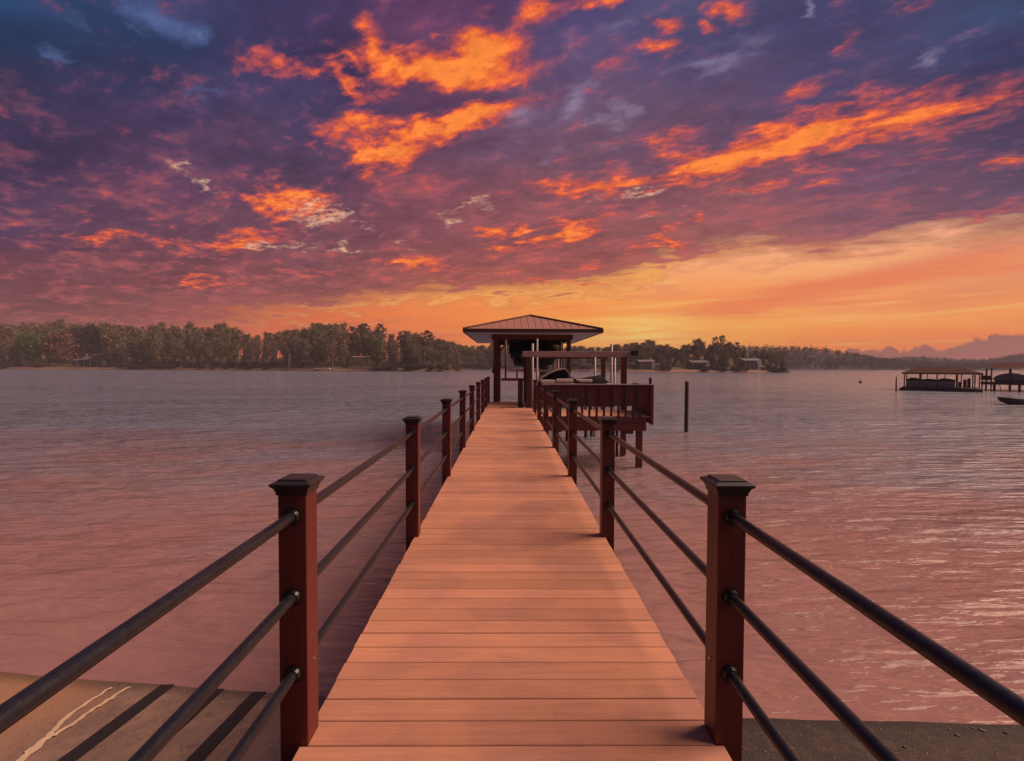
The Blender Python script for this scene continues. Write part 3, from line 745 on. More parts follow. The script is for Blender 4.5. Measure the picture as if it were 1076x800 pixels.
for (x, yy, w_) in ((-0.535, 21.93, 0.115), (2.67, 21.93, 0.085), (2.67, 25.1, 0.085), (2.67, 28.3, 0.085), (-0.535, 28.3, 0.10), (-0.535, 25.1, 0.10)):
    zb = -2 if yy > 24 or x > 2 else DZ - 0.03
    MB().box(x - w_, x + w_, yy - w_, yy + w_, zb, hb - 0.003, bev=0.006).build('post', M['redwood'], bh)
    MB().tube((x, yy, -2), (x, yy, DZ - 0.3), 0.12, n=10).build('pile', M['darkwood'], bh, smooth=True)
for s in (1,):
    MB().loft([[(-0.40, 21.9 - .03, hb - 0.5), (-0.40, 21.9 + .03, hb - 0.5), (-0.40, 21.9 + .03, hb - 0.60), (-0.40, 21.9 - .03, hb - 0.60)],
               [(0.02, 21.9 - .03, hb - 0.02), (0.02, 21.9 + .03, hb - 0.02), (0.12, 21.9 + .03, hb - 0.02), (0.12, 21.9 - .03, hb - 0.02)]]).build('brace', M['redwood'], bh)
mb = MB()                             # walkway on the left inside and at the front, in the roof's shade
yy = 21.55
while yy < 22.1:
    mb.box(-0.95, -0.05, yy + 0.004, yy + 0.139, DZ - 0.05, DZ - 0.024); yy += 0.143
mb.build('decking', M['deck'], bh)
mb = MB(); mb.box(-0.05, 2.75, 21.62, 22.05, DZ - 0.05, DZ - 0.024); mb.box(-0.95, 2.75, 21.56, 21.61, DZ - 0.25, DZ - 0.021)
mb.build('front_edge', M['redwood'], bh)
# wall fixture on the outer side of the left post
MB().tube((-0.66, 21.86, WZ(392, 21.9)), (-0.66, 21.86, WZ(386, 21.9)), 0.06, 0.04, 10).build('post_lamp', M['black'], bh)
# small service bench with a pole at the end of the dock
tb = thing('dock_shelf', 'narrow dark shelf on one stub post with a thin pole by the boathouse entrance', 'shelf', (0.48, 18.75, DZ))
zt = WZ(397.5, 18.8)
MB().box(-0.27, 0.66, 18.66, 18.94, zt - 0.10, zt, bev=0.006).build('board', M['redwood'], tb)
MB().box(0.37, 0.56, 18.70, 18.88, DZ - 0.06, zt - 0.102, bev=0.006).build('stub_post', M['darkwood'], tb)
MB().tube((-0.10, 18.80, zt - 0.002), (-0.10, 18.80, WZ(357, 18.8)), 0.034, n=8).build('pole', M['redwood'], tb, smooth=True)
MB().box(0.30, 0.36, 18.76, 18.82, zt + 0.001, zt + 0.30).build('bracket', M['darkwood'], tb)

# ------------------------------------------------------------------ covered boat hoisted under the roof
def hull_secs(stations, x0, along='y', flip=1):
    out = []
    for (p, b, zk, zc, zg, bc) in stations:
        ring = [(0, zk), (bc, zc), (b, zg), (b * 0.97, zg + 0.04), (-b * 0.97, zg + 0.04), (-b, zg), (-bc, zc)]
        out.append([(x0 + q[0], p, q[1]) if along == 'y' else (p, x0 + q[0], q[1]) for q in ring])
    return out
zb0 = WZ(388, 23.2)
hb_ = thing('covered_boat', 'dark navy covered boat hoisted high under the boathouse roof', 'boat', (1.35, 25, 0))
st = [(22.5, 0.35, zb0 + 0.62, zb0 + 0.70, zb0 + 0.80, 0.15), (23.0, 0.75, zb0 + 0.28, zb0 + 0.48, zb0 + 0.78, 0.45), (23.8, 1.02, zb0 + 0.06, zb0 + 0.30, zb0 + 0.74, 0.80),
      (25.0, 1.12, zb0, zb0 + 0.22, zb0 + 0.70, 0.95), (28.0, 1.10, zb0, zb0 + 0.2, zb0 + 0.68, 0.98)]
MB().loft(hull_secs(st, 1.30)).build('hull', M['navy'], hb_, smooth=False)
def cover(stations, x0, along='y'):
    out = []
    for (p, b, zg, h) in stations:
        ring = [(-b * 1.03, zg - 0.12), (-b * 1.04, zg + 0.03), (-b * 0.72, zg + h * 0.62), (-b * 0.3, zg + h * 0.93), (0, zg + h), (b * 0.3, zg + h * 0.93), (b * 0.72, zg + h * 0.62), (b * 1.04, zg + 0.03), (b * 1.03, zg - 0.12)]
        out.append([(x0 + q[0], p, q[1]) if along == 'y' else (p, x0 + q[0], q[1]) for q in ring])
    return out
MB().loft(cover([(22.45, 0.38, zb0 + 0.80, 0.10), (23.0, 0.78, zb0 + 0.79, 0.35), (23.8, 1.04, zb0 + 0.75, 0.62), (24.6, 1.14, zb0 + 0.72, 0.95), (26.0, 1.14, zb0 + 0.70, 0.85), (28.05, 1.12, zb0 + 0.68, 0.4)], 1.30)).build('canvas_cover', M['navy'], hb_, smooth=True)
MB().box(0.95, 1.65, 28.05, 28.5, zb0 + 0.1, zb0 + 1.0, bev=0.08, seg=2).build('outboard_motor', M['black'], hb_)
# hoist slings that carry it
hs = thing('boat_hoist', 'hoist beams and slings holding the navy boat under the boathouse roof', 'boat hoist', (1.3, 25, 0))
for yy in (23.6, 27.2):
    MB().box(-0.40, 2.56, yy - 0.06, yy + 0.06, hb + 0.02, hb + 0.14).build('hoist_beam', M['darkwood'], hs)
    for x in (-0.02, 2.52):
        MB().tube((x, yy, hb + 0.02), (x, yy, zb0 - 0.05), 0.018, n=6).build('cable', M['steel'], hs)
    MB().box(-0.08, 2.6, yy - 0.07, yy + 0.07, zb0 - 0.13, zb0 - 0.03).build('cradle_beam', M['steel'], hs)
# dark sheet added behind the boat to keep the rear bay dark
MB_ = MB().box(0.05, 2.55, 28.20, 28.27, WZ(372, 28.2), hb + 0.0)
MB_.build('rear_curtain', M['navy'], bh)  # added dark sheet, keeps the rear bay dark
for px in (583.5, 586.5, 573, 578):
    MB().tube((WX(px, 27.4), 27.4, DZ - 1.5), (WX(px, 27.4), 27.4, hb), 0.05, n=8).build('white_pipe', M['pipe'], bh, smooth=True)
MB().box(WX(567, 26.5), WX(575, 26.5), 26.4, 26.6, DZ - 0.1, WZ(375, 26.5)).build('rear_panel', M['redwood'], bh)

# ------------------------------------------------------------------ open boat lift beside the dock
lf = thing('boat_lift', 'open boat lift frame with a pale top beam and black motor box', 'boat lift', (2.6, 18.6, 0))
YL = 18.62
zt0, zt1 = WZ(375.2, YL), WZ(369.2, YL)
MB().box(WX(549, YL), WX(663.5, YL), YL - 0.07, YL + 0.07, zt0, zt1, bev=0.006).build('top_beam', M['beamwhite'], lf)
YB = 22.4
MB().box(WX(549, YL), WX(660, YL), YB - 0.07, YB + 0.07, zt0, zt1, bev=0.006).build('top_beam', M['redbeam'], lf)
MB().box(WX(662.5, YL), WX(670, YL), YL - 0.16, YL + 0.16, zt0 + 0.06, zt1 + 0.05, bev=0.02).build('motor_box', M['black'], lf)
pxs = []
for (px0, px1, Y) in ((553.2, 558.4, YL), (652.8, 658.2, YL)):
    x0, x1 = WX(px0, Y), WX(px1, Y)
    MB().box(x0, x1, Y - (x1 - x0) / 2, Y + (x1 - x0) / 2, -2, zt0 - 0.003, bev=0.006).build('post', M['redwood'] if px0 > 600 else M['darkwood'], lf)
    pxs.append((x0, x1))
for x in (pxs[0][0] + 0.1, pxs[1][0] + 0.05):
    MB().box(x - 0.09, x + 0.09, YB - 0.09, YB + 0.09, -2, zt0 - 0.003, bev=0.006).build('post', M['redwood'], lf)
for (px, top, Y) in ((559.6, 361, 19.3), (564.4, 356, 19.9), (625.2, 374, 21.6), (642.6, 361, 19.6), (646.0, 376, 20.6)):
    x = WX(px, Y)
    MB().tube((x, Y, 0.2), (x, Y, WZ(top, Y)), 0.045, n=10).build('guide_pole', M['pipe'], lf, smooth=True)
for Y in (19.6, 21.6):
    MB().box(0.9, 4.2, Y - 0.06, Y + 0.06, WZ(425, Y) - 0.1, WZ(425, Y)).build('cradle_beam', M['steel'], lf)

# boat lying in that lift
ob = thing('open_boat', 'white boat in the open lift with a curved pale bow and dark cover', 'boat', (2.4, 20.6, 0))
YO = 20.4
zg = WZ(402.5, 19.6)
st = [(WX(561, YO), 0.12, zg - 0.12, zg - 0.06, zg + 0.0, 0.05), (WX(567, YO), 0.55, zg - 0.45, zg - 0.25, zg - 0.0, 0.35), (WX(577, YO), 0.92, zg - 0.72, zg - 0.42, zg - 0.02, 0.70),
      (WX(600, YO), 1.02, zg - 0.78, zg - 0.5, zg - 0.03, 0.85), (WX(637, YO), 1.0, zg - 0.78, zg - 0.5, zg - 0.03, 0.86)]
MB().loft(hull_secs(st, YO, 'x')).build('hull', M['hull'], ob)
# dark cover aft
MB().loft(cover([(WX(599, YO), 0.9, zg + 0.02, 0.22), (WX(606, YO), 0.98, zg + 0.02, 0.12), (WX(618, YO), 1.0, zg + 0.02, 0.20), (WX(631, YO), 0.98, zg + 0.02, 0.30), (WX(637.5, YO), 0.85, zg - 0.02, 0.06)], YO, 'x')).build('canvas_cover', M['cover'], ob, smooth=True)
# pale curved foredeck shell rising from the bow and its dark underside
arch = [(563, 402), (567, 398.3), (572, 394.8), (578, 391.4), (584, 389.0), (590, 387.4), (594, 387.0), (597, 390.5), (600.5, 396)]
def arch_sec(ins, w0, w1):
    secs = []
    for px, py in arch:
        p = W(px, py, YO - 0.75); secs.append([(p.x, YO - w0, p.z - ins), (p.x, YO + w1, p.z - ins), (p.x, YO + w1, p.z - ins - 0.045), (p.x, YO - w0, p.z - ins - 0.045)])
    return secs
MB().loft(arch_sec(0, 0.80, 0.80)).build('bow_shell', M['hull'], ob, smooth=False)
secs = []
for px, py in arch[1:-1]:
    p = W(px, py, YO - 0.75); secs.append([(p.x, YO - 0.68, p.z - 0.05), (p.x, YO + 0.68, p.z - 0.05), (p.x, YO + 0.68, zg - 0.05), (p.x, YO - 0.68, zg - 0.05)])
MB().loft(secs).build('bow_cover', M['cover'], ob)
mb = MB()
for (a, b, c, d) in ((568, 583, 399.3, 402.6), (584.5, 602, 398.2, 401.6), (606, 622, 398.8, 402.0)):
    p, q = W(a, c, YO - 0.99), W(b, d, YO - 0.99)
    mb.box(p.x, q.x, YO - 1.03, YO - 0.90, q.z, p.z, bev=0.015)
mb.build('side_panel', M['white'], ob)
MB().box(WX(601.5, YO), WX(605.5, YO), YO - 1.05, YO - 0.93, zg - 0.03, zg + 0.10, bev=0.01).build('fender', M['black'], ob)

# ------------------------------------------------------------------ side deck with solid panel
sdk = thing('side_deck', 'raised dark red side deck with solid battened panel beside the dock', 'side deck', (2.8, 16.2, 0))
YS = 16.0
x0, x1 = WX(563.5, YS), WX(686.5, YS)
zpt, zpb = WZ(404.5, YS), WZ(426.5, YS)
pn = MB()
nb = 46
for i in range(nb):
    a = x0 + (x1 - x0) * i / nb; b = x0 + (x1 - x0) * (i + 1) / nb
    pn.box(a + 0.002, b - 0.002, YS, YS + 0.022, zpb + rnd.uniform(-0.006, 0.006), zpt)
panel = pn.build('panel', M['redwood'], sdk)
mb = MB()
for i in range(10):
    x = x0 + 0.05 + (x1 - x0 - 0.1) * i / 9
    mb.box(x - 0.045, x + 0.045, YS - 0.03, YS - 0.002, zpb, zpt)
mb.build('battens', M['darkwood'], panel)
MB().box(x0 - 0.02, x1 + 0.03, YS - 0.05, YS + 0.10, zpt + 0.002, zpt + 0.034, bev=0.006).build('top_rail', M['beamwhite'], sdk)
zl0, zl1, zl2 = WZ(439, YS), WZ(446, YS), WZ(452.5, YS)
xe = WX(679.8, YS)
k = 0
x = WX(566, YS)
while x < xe - 0.1:
    MB().box(x - 0.035, x + 0.035, YS + 0.024, YS + 0.09, zl0 - 0.05, zpb + 0.2).build('stud', M['darkwood'], sdk)
    x += 0.237; k += 1
MB().box(0.95, xe, YS + 0.03, YS + 0.12, zl1 + 0.002, zl0, bev=0.004).build('edge_beam', M['redbeam'], sdk)
MB().box(0.95, xe, YS - 0.02, YS + 0.16, zl2, zl1, bev=0.004).build('edge_beam', M['redbeam'], sdk)
MB().box(WX(657, YS), WX(666, YS), YS - 0.01, YS + 0.2, WZ(455.8, YS), zl2 - 0.002).build('beam_end', M['darkwood'], sdk)
xp = WX(685.8, YS)
MB().box(xp - 0.055, xp + 0.03, YS - 0.06, YS - 0.032 + 0.09, zl1, zpt - 0.001).build('corner_post', M['redwood'], sdk)
mb = MB()
for i in range(16):
    mb.box(x1 - 0.01, x1 + 0.012, YS + 0.12 + i * 0.15, YS + 0.265 + i * 0.15, zl1, zpt)
mb.build('side_panel', M['redwood'], sdk)
mb = MB(); yy = YS + 0.13
zf = zl0 + 0.035
while yy < 18.45:
    mb.box(0.95, x1 - 0.02, yy + 0.003, yy + 0.14, zf - 0.03, zf); yy += 0.1434
mb.build('decking', M['deck'], sdk)
for (px, Y, w_) in ((672.3, YS + 0.2, 0.092), (655, 18.2, 0.07), (600, YS + 0.3, 0.09), (649, 18.3, 0.04)):
    x = WX(px, Y)
    MB().box(x - w_, x + w_, Y - w_, Y + w_, -2, zl2 - 0.003).build('support_post', M['redwood'], sdk)
MB().box(0.95, xe, 18.2, 18.3, zl2, zl0 - 0.03).build('rear_beam', M['redbeam'], sdk)
for (px, a, b, w_) in ((683.6, 397, 404.5, 0.035), (666.5, 403.0, 404.5, 0.05)):
    x = WX(px, YS + 0.03)
    MB().box(x - w_, x + w_, YS + 0.0, YS + 0.07, zpt + 0.034, WZ(a, YS) + 0.01).build('post_stub', M['black'], sdk)
for (px, Y) in ((616.3, 23.0), (622.2, 23.4)):
    x = WX(px, Y)
    MB().tube((x, Y, -2), (x, Y, DZ - 0.1), 0.09, n=10).build('pile', M['darkwood'], lf, smooth=True)

# mooring pile standing in the lake
Y = 25.0; x = WX(721.8, Y)
mb = MB(); mb.tube((x, Y, -2), (x + 0.015, Y, WZ(401, Y)), 0.105, 0.098, 14); mb.tube((x + 0.015, Y, WZ(401, Y)), (x + 0.015, Y, WZ(401, Y) + 0.06), 0.098, 0.03, 14)
tag(autosmooth(mb.build('mooring_pile', M['darkwood'])), 'lone dark mooring pile standing in the water right of the side deck', 'mooring pile')

# ------------------------------------------------------------------ boathouses on the right
def far_boathouse():
    Y0, Y1 = 70.0, 76.0
    X = lambda px: WX(px, Y0)
    t_ = thing('floating_boathouse', 'low floating boathouse with rust brown hip roof sheltering three covered boats', 'boathouse', (X(989), Y0, 0))
    ze_, zr_ = WZ(392.0, Y0, 989), WZ(385.8, Y0, 989)
    a0, a1 = X(946.5), X(1031.5)
    r0, r1 = X(962), X(1008)
    m_ = MB(); ym = (Y0 + Y1) / 2
    m_.poly([(a0, Y0 - .4, ze_), (a1, Y0 - .4, ze_), (r1, ym, zr_), (r0, ym, zr_)]); m_.poly([(a1, Y1 + .4, ze_), (a0, Y1 + .4, ze_), (r0, ym, zr_), (r1, ym, zr_)])
    m_.poly([(a0, Y1 + .4, ze_), (a0, Y0 - .4, ze_), (r0, ym, zr_)]); m_.poly([(a1, Y0 - .4, ze_), (a1, Y1 + .4, ze_), (r1, ym, zr_)])
    m_.poly([(a0, Y0 - .4, ze_ - .12), (a0, Y1 + .4, ze_ - .12), (a1, Y1 + .4, ze_ - .12), (a1, Y0 - .4, ze_ - .12)])
    rf = m_.build('roof', M['redroof'], t_)
    MB().box(a0, a1, Y0 - .43, Y0 - .402, ze_ - .2, ze_).build('fascia', M['darkwood'], rf)
    for px in (949.5, 966.5, 985, 1006, 1023.5, 1030.5):
        for Y in (Y0, Y1):
            x = X(px)
            MB().box(x - .09, x + .09, Y - .09, Y + .09, 0.2, ze_ - .125).build('post', M['redwood'], t_)
    for px in (973.5, 993.5, 1011.5):
        x = X(px); MB().box(x - .07, x + .07, Y1 - .09, Y1 + .09, 0.2, ze_ - .125).build('post', M['redwood'], t_)
    MB().box(X(944.5), X(1031), Y0 - .9, Y1 + .6, -0.2, 0.32).build('float', M['black'], t_)
    MB().box(X(946), X(1030), Y0 - .85, Y1 + .5, 0.322, 0.42).build('deck', M['darkwood'], t_)
    lad = MB()
    for px in (1024.5, 1028.5):
        x = X(px); lad.tube((x, Y0 - 1.0, 0.5), (x - .25, Y0 - 1.5, -0.3), .06, n=6)
    lad.build('ladder', M['darkwood'], t_)
    for (p0, p1, hump, lab) in ((951, 968, 0.34, 'grey boat with a dark hunched cover, leftmost of three in the floating boathouse'),
                                (968.5, 985, 0.18, 'grey boat with a low dark cover, middle of three in the floating boathouse'),
                                (985.5, 1004, 0.28, 'grey boat with a dark cover, rightmost of three in the floating boathouse')):
        xa, xb = X(p0), X(p1); zc = WZ(398.5, Y0)
        b = thing('covered_boat', lab, 'boat', ((xa + xb) / 2, Y0 + 2.5, 0.4), 'covered boats in the floating boathouse')
        h_ = MB()
        h_.loft([[(xa + .05, Y0 + .5, .45), (xb - .05, Y0 + .5, .45), (xb, Y0 + .35, zc), (xa, Y0 + .35, zc)], [(xa + .05, Y0 + 5, .45), (xb - .05, Y0 + 5, .45), (xb, Y0 + 5.2, zc), (xa, Y0 + 5.2, zc)]])
        h_.build('hull', M['hullgrey'], b)
        cov = []
        for f, s_ in ((0, .12), (.3, .6), (.6, 1), (1, .3)):
            yy_ = Y0 + .3 + f * 4.8
            cov.append([(xa - .03, yy_, zc - .12), (xa, yy_, zc + .04), (xa * .7 + xb * .3, yy_, zc + hump * s_), (xa * .35 + xb * .65, yy_, zc + hump * s_ * .85), (xb, yy_, zc + .04), (xb + .03, yy_, zc - .12)])
        MB().loft(cov).build('canvas_cover', M['cover'], b)
    for i, (px, h_) in enumerate(((1009, .8), (1014, 1.1), (1018, 1.3))):
        x = X(px)
        c_ = MB(); c_.box(x - .22, x + .22, Y0 + .8, Y0 + 1.25, .55, .78); c_.box(x - .24, x + .24, Y0 + 1.2, Y0 + 1.28, .6, .55 + h_)
        for sx in (-.2, .2):
            c_.tube((x + sx, Y0 + .85, .42), (x + sx, Y0 + .85, .6), .03, n=5); c_.tube((x + sx, Y0 + 1.2, .42), (x + sx, Y0 + 1.2, .6), .03, n=5)
        tag(c_.build('deck_chair', M['darkwood']), 'dark upright chair on the right end of the floating boathouse deck', 'chair', 'chairs on the floating boathouse')
def turn(before, px, Y, kx):
    """turn everything just built about (px, Y) so that its long side faces the dock"""
    p = Vector((WX(px, Y), Y, 0))
    T_ = Matrix.Translation(p) @ Matrix.Rotation(-math.atan2(p.x, p.y), 4, 'Z') @ Matrix.Diagonal((kx, 1, 1, 1)) @ Matrix.Translation(-p)
    for o in list(COL.objects):
        if o.parent is None and o.name not in before:
            o.matrix_world = T_ @ Matrix.Translation(o.location)
_b = {o.name for o in COL.objects}
far_boathouse()
turn(_b, 989, 70.0, 0.755)

def pier_house():
    Y0, Y1 = 71.0, 79.0
    X = lambda px: WX(px, Y0)
    t_ = thing('pier_boathouse', 'tall boathouse on dark stilts cut by the right picture edge', 'boathouse', (X(1060), Y0, 0))
    ze_, zr_ = WZ(386.8, Y0, 1060), WZ(380.5, Y0, 1060)
    a0, a1 = X(1033), X(1150); r0, r1 = X(1046), X(1137); ym = (Y0 + Y1) / 2
    m_ = MB()
    m_.poly([(a0, Y0 - .5, ze_), (a1, Y0 - .5, ze_), (r1, ym, zr_), (r0, ym, zr_)]); m_.poly([(a1, Y1 + .5, ze_), (a0, Y1 + .5, ze_), (r0, ym, zr_), (r1, ym, zr_)])
    m_.poly([(a0, Y1 + .5, ze_), (a0, Y0 - .5, ze_), (r0, ym, zr_)]); m_.poly([(a1, Y0 - .5, ze_), (a1, Y1 + .5, ze_), (r1, ym, zr_)])
    m_.poly([(a0, Y0 - .5, ze_ - .1), (a0, Y1 + .5, ze_ - .1), (a1, Y1 + .5, ze_ - .1), (a1, Y0 - .5, ze_ - .1)])
    m_.build('roof', M['redroof'], t_)
    zd = WZ(400.5, Y0)
    for px in (1036.5, 1042, 1062, 1085, 1110, 1145):
        for Y in (Y0, Y1):
            x = X(px); MB().box(x - .1, x + .1, Y - .1, Y + .1, -1, ze_ - .102).build('post', M['redwood'], t_)
    for px in (1045.5, 1071, 1100, 1130):
        x = X(px); MB().tube((x, Y0 + .3, -1), (x, Y0 + .3, zd - .25), .2, n=8).build('pile', M['darkwood'], t_, smooth=True)
    MB().box(X(1031), a1, Y0 - .3, Y1, zd - .3, zd, ).build('deck', M['redwood'], t_)
    MB().box(X(1031), X(1043), Y0 - .34, Y0 - .302, zd + .35, zd + 1.0).build('guard_panel', M['darkwood'], t_)
    for px in (1052.5,):
        x = X(px); MB().tube((x + .1, Y0, -.5), (x - .2, Y0, zd - .3), .06, n=6).build('brace', M['darkwood'], t_)
    xa, xb = X(1043.5), X(1083); zc = WZ(396.5, Y0)
    b = thing('canopied_boat', 'boat under a long arched grey canopy beneath the stilted boathouse roof', 'boat', ((xa + xb) / 2, Y0 + 3, zd))
    cov = []
    for i in range(13):
        f = i / 12; xx = xa + (xb - xa) * f; zz = zc + (WZ(390.5, Y0) - zc) * (math.sin(math.pi * f) ** 0.6 if 0 < f < 1 else 0)
        cov.append([(xx, Y0 + .4, zz), (xx, Y0 + 3.2, zz), (xx, Y0 + 3.2, zc - .12 if True else zz), (xx, Y0 + .4, zc - .12)])
    MB().loft(cov).build('canopy', M['greycover'], b)
    h_ = MB(); h_.loft([[(xa + .4, Y0 + .7, zd + .02), (xb - .4, Y0 + .7, zd + .02), (xb - .2, Y0 + .5, zd + .38), (xa + .2, Y0 + .5, zd + .38)], [(xa + .4, Y0 + 2.8, zd + .02), (xb - .4, Y0 + 2.8, zd + .02), (xb - .2, Y0 + 3, zd + .38), (xa + .2, Y0 + 3, zd + .38)]])
    h_.build('hull', M['hullgrey'], b)
    for f in (.08, .5, .92):
        xx = xa + (xb - xa) * f; MB().tube((xx, Y0 + .6, zd + .37), (xx, Y0 + .6, zc - .1), .03, n=5).build('canopy_pole', M['darkwood'], b)
_b = {o.name for o in COL.objects}
pier_house()
turn(_b, 1045, 71.0, 0.72)

# low flat boat at the right edge
Y = 44.7
fb_ = thing('flat_boat', 'low dark flat bottomed boat floating at the right picture edge', 'boat', (WX(1066, Y), Y, 0))
xa = WX(1053, Y); L = 4.6
st = [(xa, .35, .34, .38, .58, .25), (xa + .5, .6, .12, .16, .52, .5), (xa + 1.3, .68, -.05, -.03, .46, .6), (xa + L, .68, -.05, -.03, .44, .6)]
MB().loft(hull_secs(st, Y, 'x')).build('hull', M['black'], fb_)
MB().loft([[(p[0], Y - p[1] * .99, p[4] + .03), (p[0], Y + p[1] * .99, p[4] + .03), (p[0], Y + p[1] * .99, p[4] + .085), (p[0], Y - p[1] * .99, p[4] + .085)] for p in st]).build('deck', M['hullgrey'], fb_)
# slender stake and buoy
Y = 68.0; x = WX(942.3, Y)
mb = MB(); mb.tube((x, Y, -1), (x, Y, WZ(396, Y, 942)), .10, .09, 8)
tag(mb.build('mooring_stake', M['redwood'], smooth=True), 'thin stake in the water just left of the floating boathouse', 'mooring stake')
Y = 105.0; x = WX(904.5, Y)
mb = MB(); bmesh.ops.create_icosphere(mb.bm, subdivisions=2, radius=.28, matrix=Matrix.Translation((x, Y, .22)) @ Matrix.Diagonal((1.3, 1, 1, 1)))
mb.tube((x, Y, .3), (x, Y, .62), .11, .09, 8)
tag(mb.build('mooring_buoy', M['black'], smooth=True), 'small dark buoy floating alone far out on the lake', 'buoy')

# ------------------------------------------------------------------ far shores
def interp(tab, x):
    if x <= tab[0][0]: return tab[0][1]
    for (a, b), (c, d) in zip(tab, tab[1:]):
        if x <= c: return b + (d - b) * (x - a) / (c - a)
    return tab[-1][1]
class Land:
    """a stretch of far shore: waterline distance by photo column, height by distance in from the water"""
    def __init__(s, name, tab, prof, mat, p0, p1, step=6, rough=0.5, dmax=None):
        s.tab, s.prof, s.rough, s.p0, s.p1 = tab, prof, rough, p0, p1
        m_ = MB(); rows = []
        ds = sorted(set([d for d, _ in prof] + [0.5, 3, 10, 14, 30, 40, 70]))
        if dmax: ds = [d for d in ds if d <= dmax]
        n = int((p1 - p0) / step)
        for i in range(n + 1):
            px = p0 + (p1 - p0) * i / n
            rows.append([m_.bm.verts.new(s.at(px, d)) for d in ds])
        for i in range(n):
            for j in range(len(ds) - 1):
                m_.bm.faces.new((rows[i][j], rows[i + 1][j], rows[i + 1][j + 1], rows[i][j + 1]))
        s.ob = struct(m_.build(name, mat, smooth=True))
    def Y(s, px, d): return interp(s.tab, px) * (1 + 0.006 * mnoise.noise(Vector((px * 0.05, 0, 3)))) + d
    def at(s, px, d):
        Y = s.Y(px, d); x = (px - 534) / F * Y
        z = interp(s.prof, d)
        if z > 0: z *= max(0.12, min(1, (s.p1 - px) / 26, (px - s.p0) / 12))
        if d > 0.4: z += s.rough * min(1, d / 20) * 2 * mnoise.noise(Vector((x * 0.03, Y * 0.03, 1)))
        return Vector((x, Y, z))
left = Land('far_shore', [(-500, 300), (0, 345), (150, 338), (250, 322), (330, 300), (470, 285), (486, 300)],
            [(-4, -1.2), (0, 0.0), (1.2, 0.9), (6, 1.5), (20, 2.8), (50, 6.5), (90, 9.5), (130, 10)], M['shore'], -500, 486)
cove = Land('cove_shore', [(440, 420), (620, 420)], [(-4, -1.2), (0, 0), (2, 1.2), (8, 1.9), (20, 5), (50, 11), (110, 14)], M['shore'], 430, 630)
pen = Land('peninsula', [(590, 330), (640, 300), (700, 290), (800, 285), (829, 289)],
           [(-4, -1.2), (0, 0), (1.2, 0.7), (6, 1.4), (20, 3.6), (45, 8.0), (90, 10)], M['shore'], 588, 829, step=4)

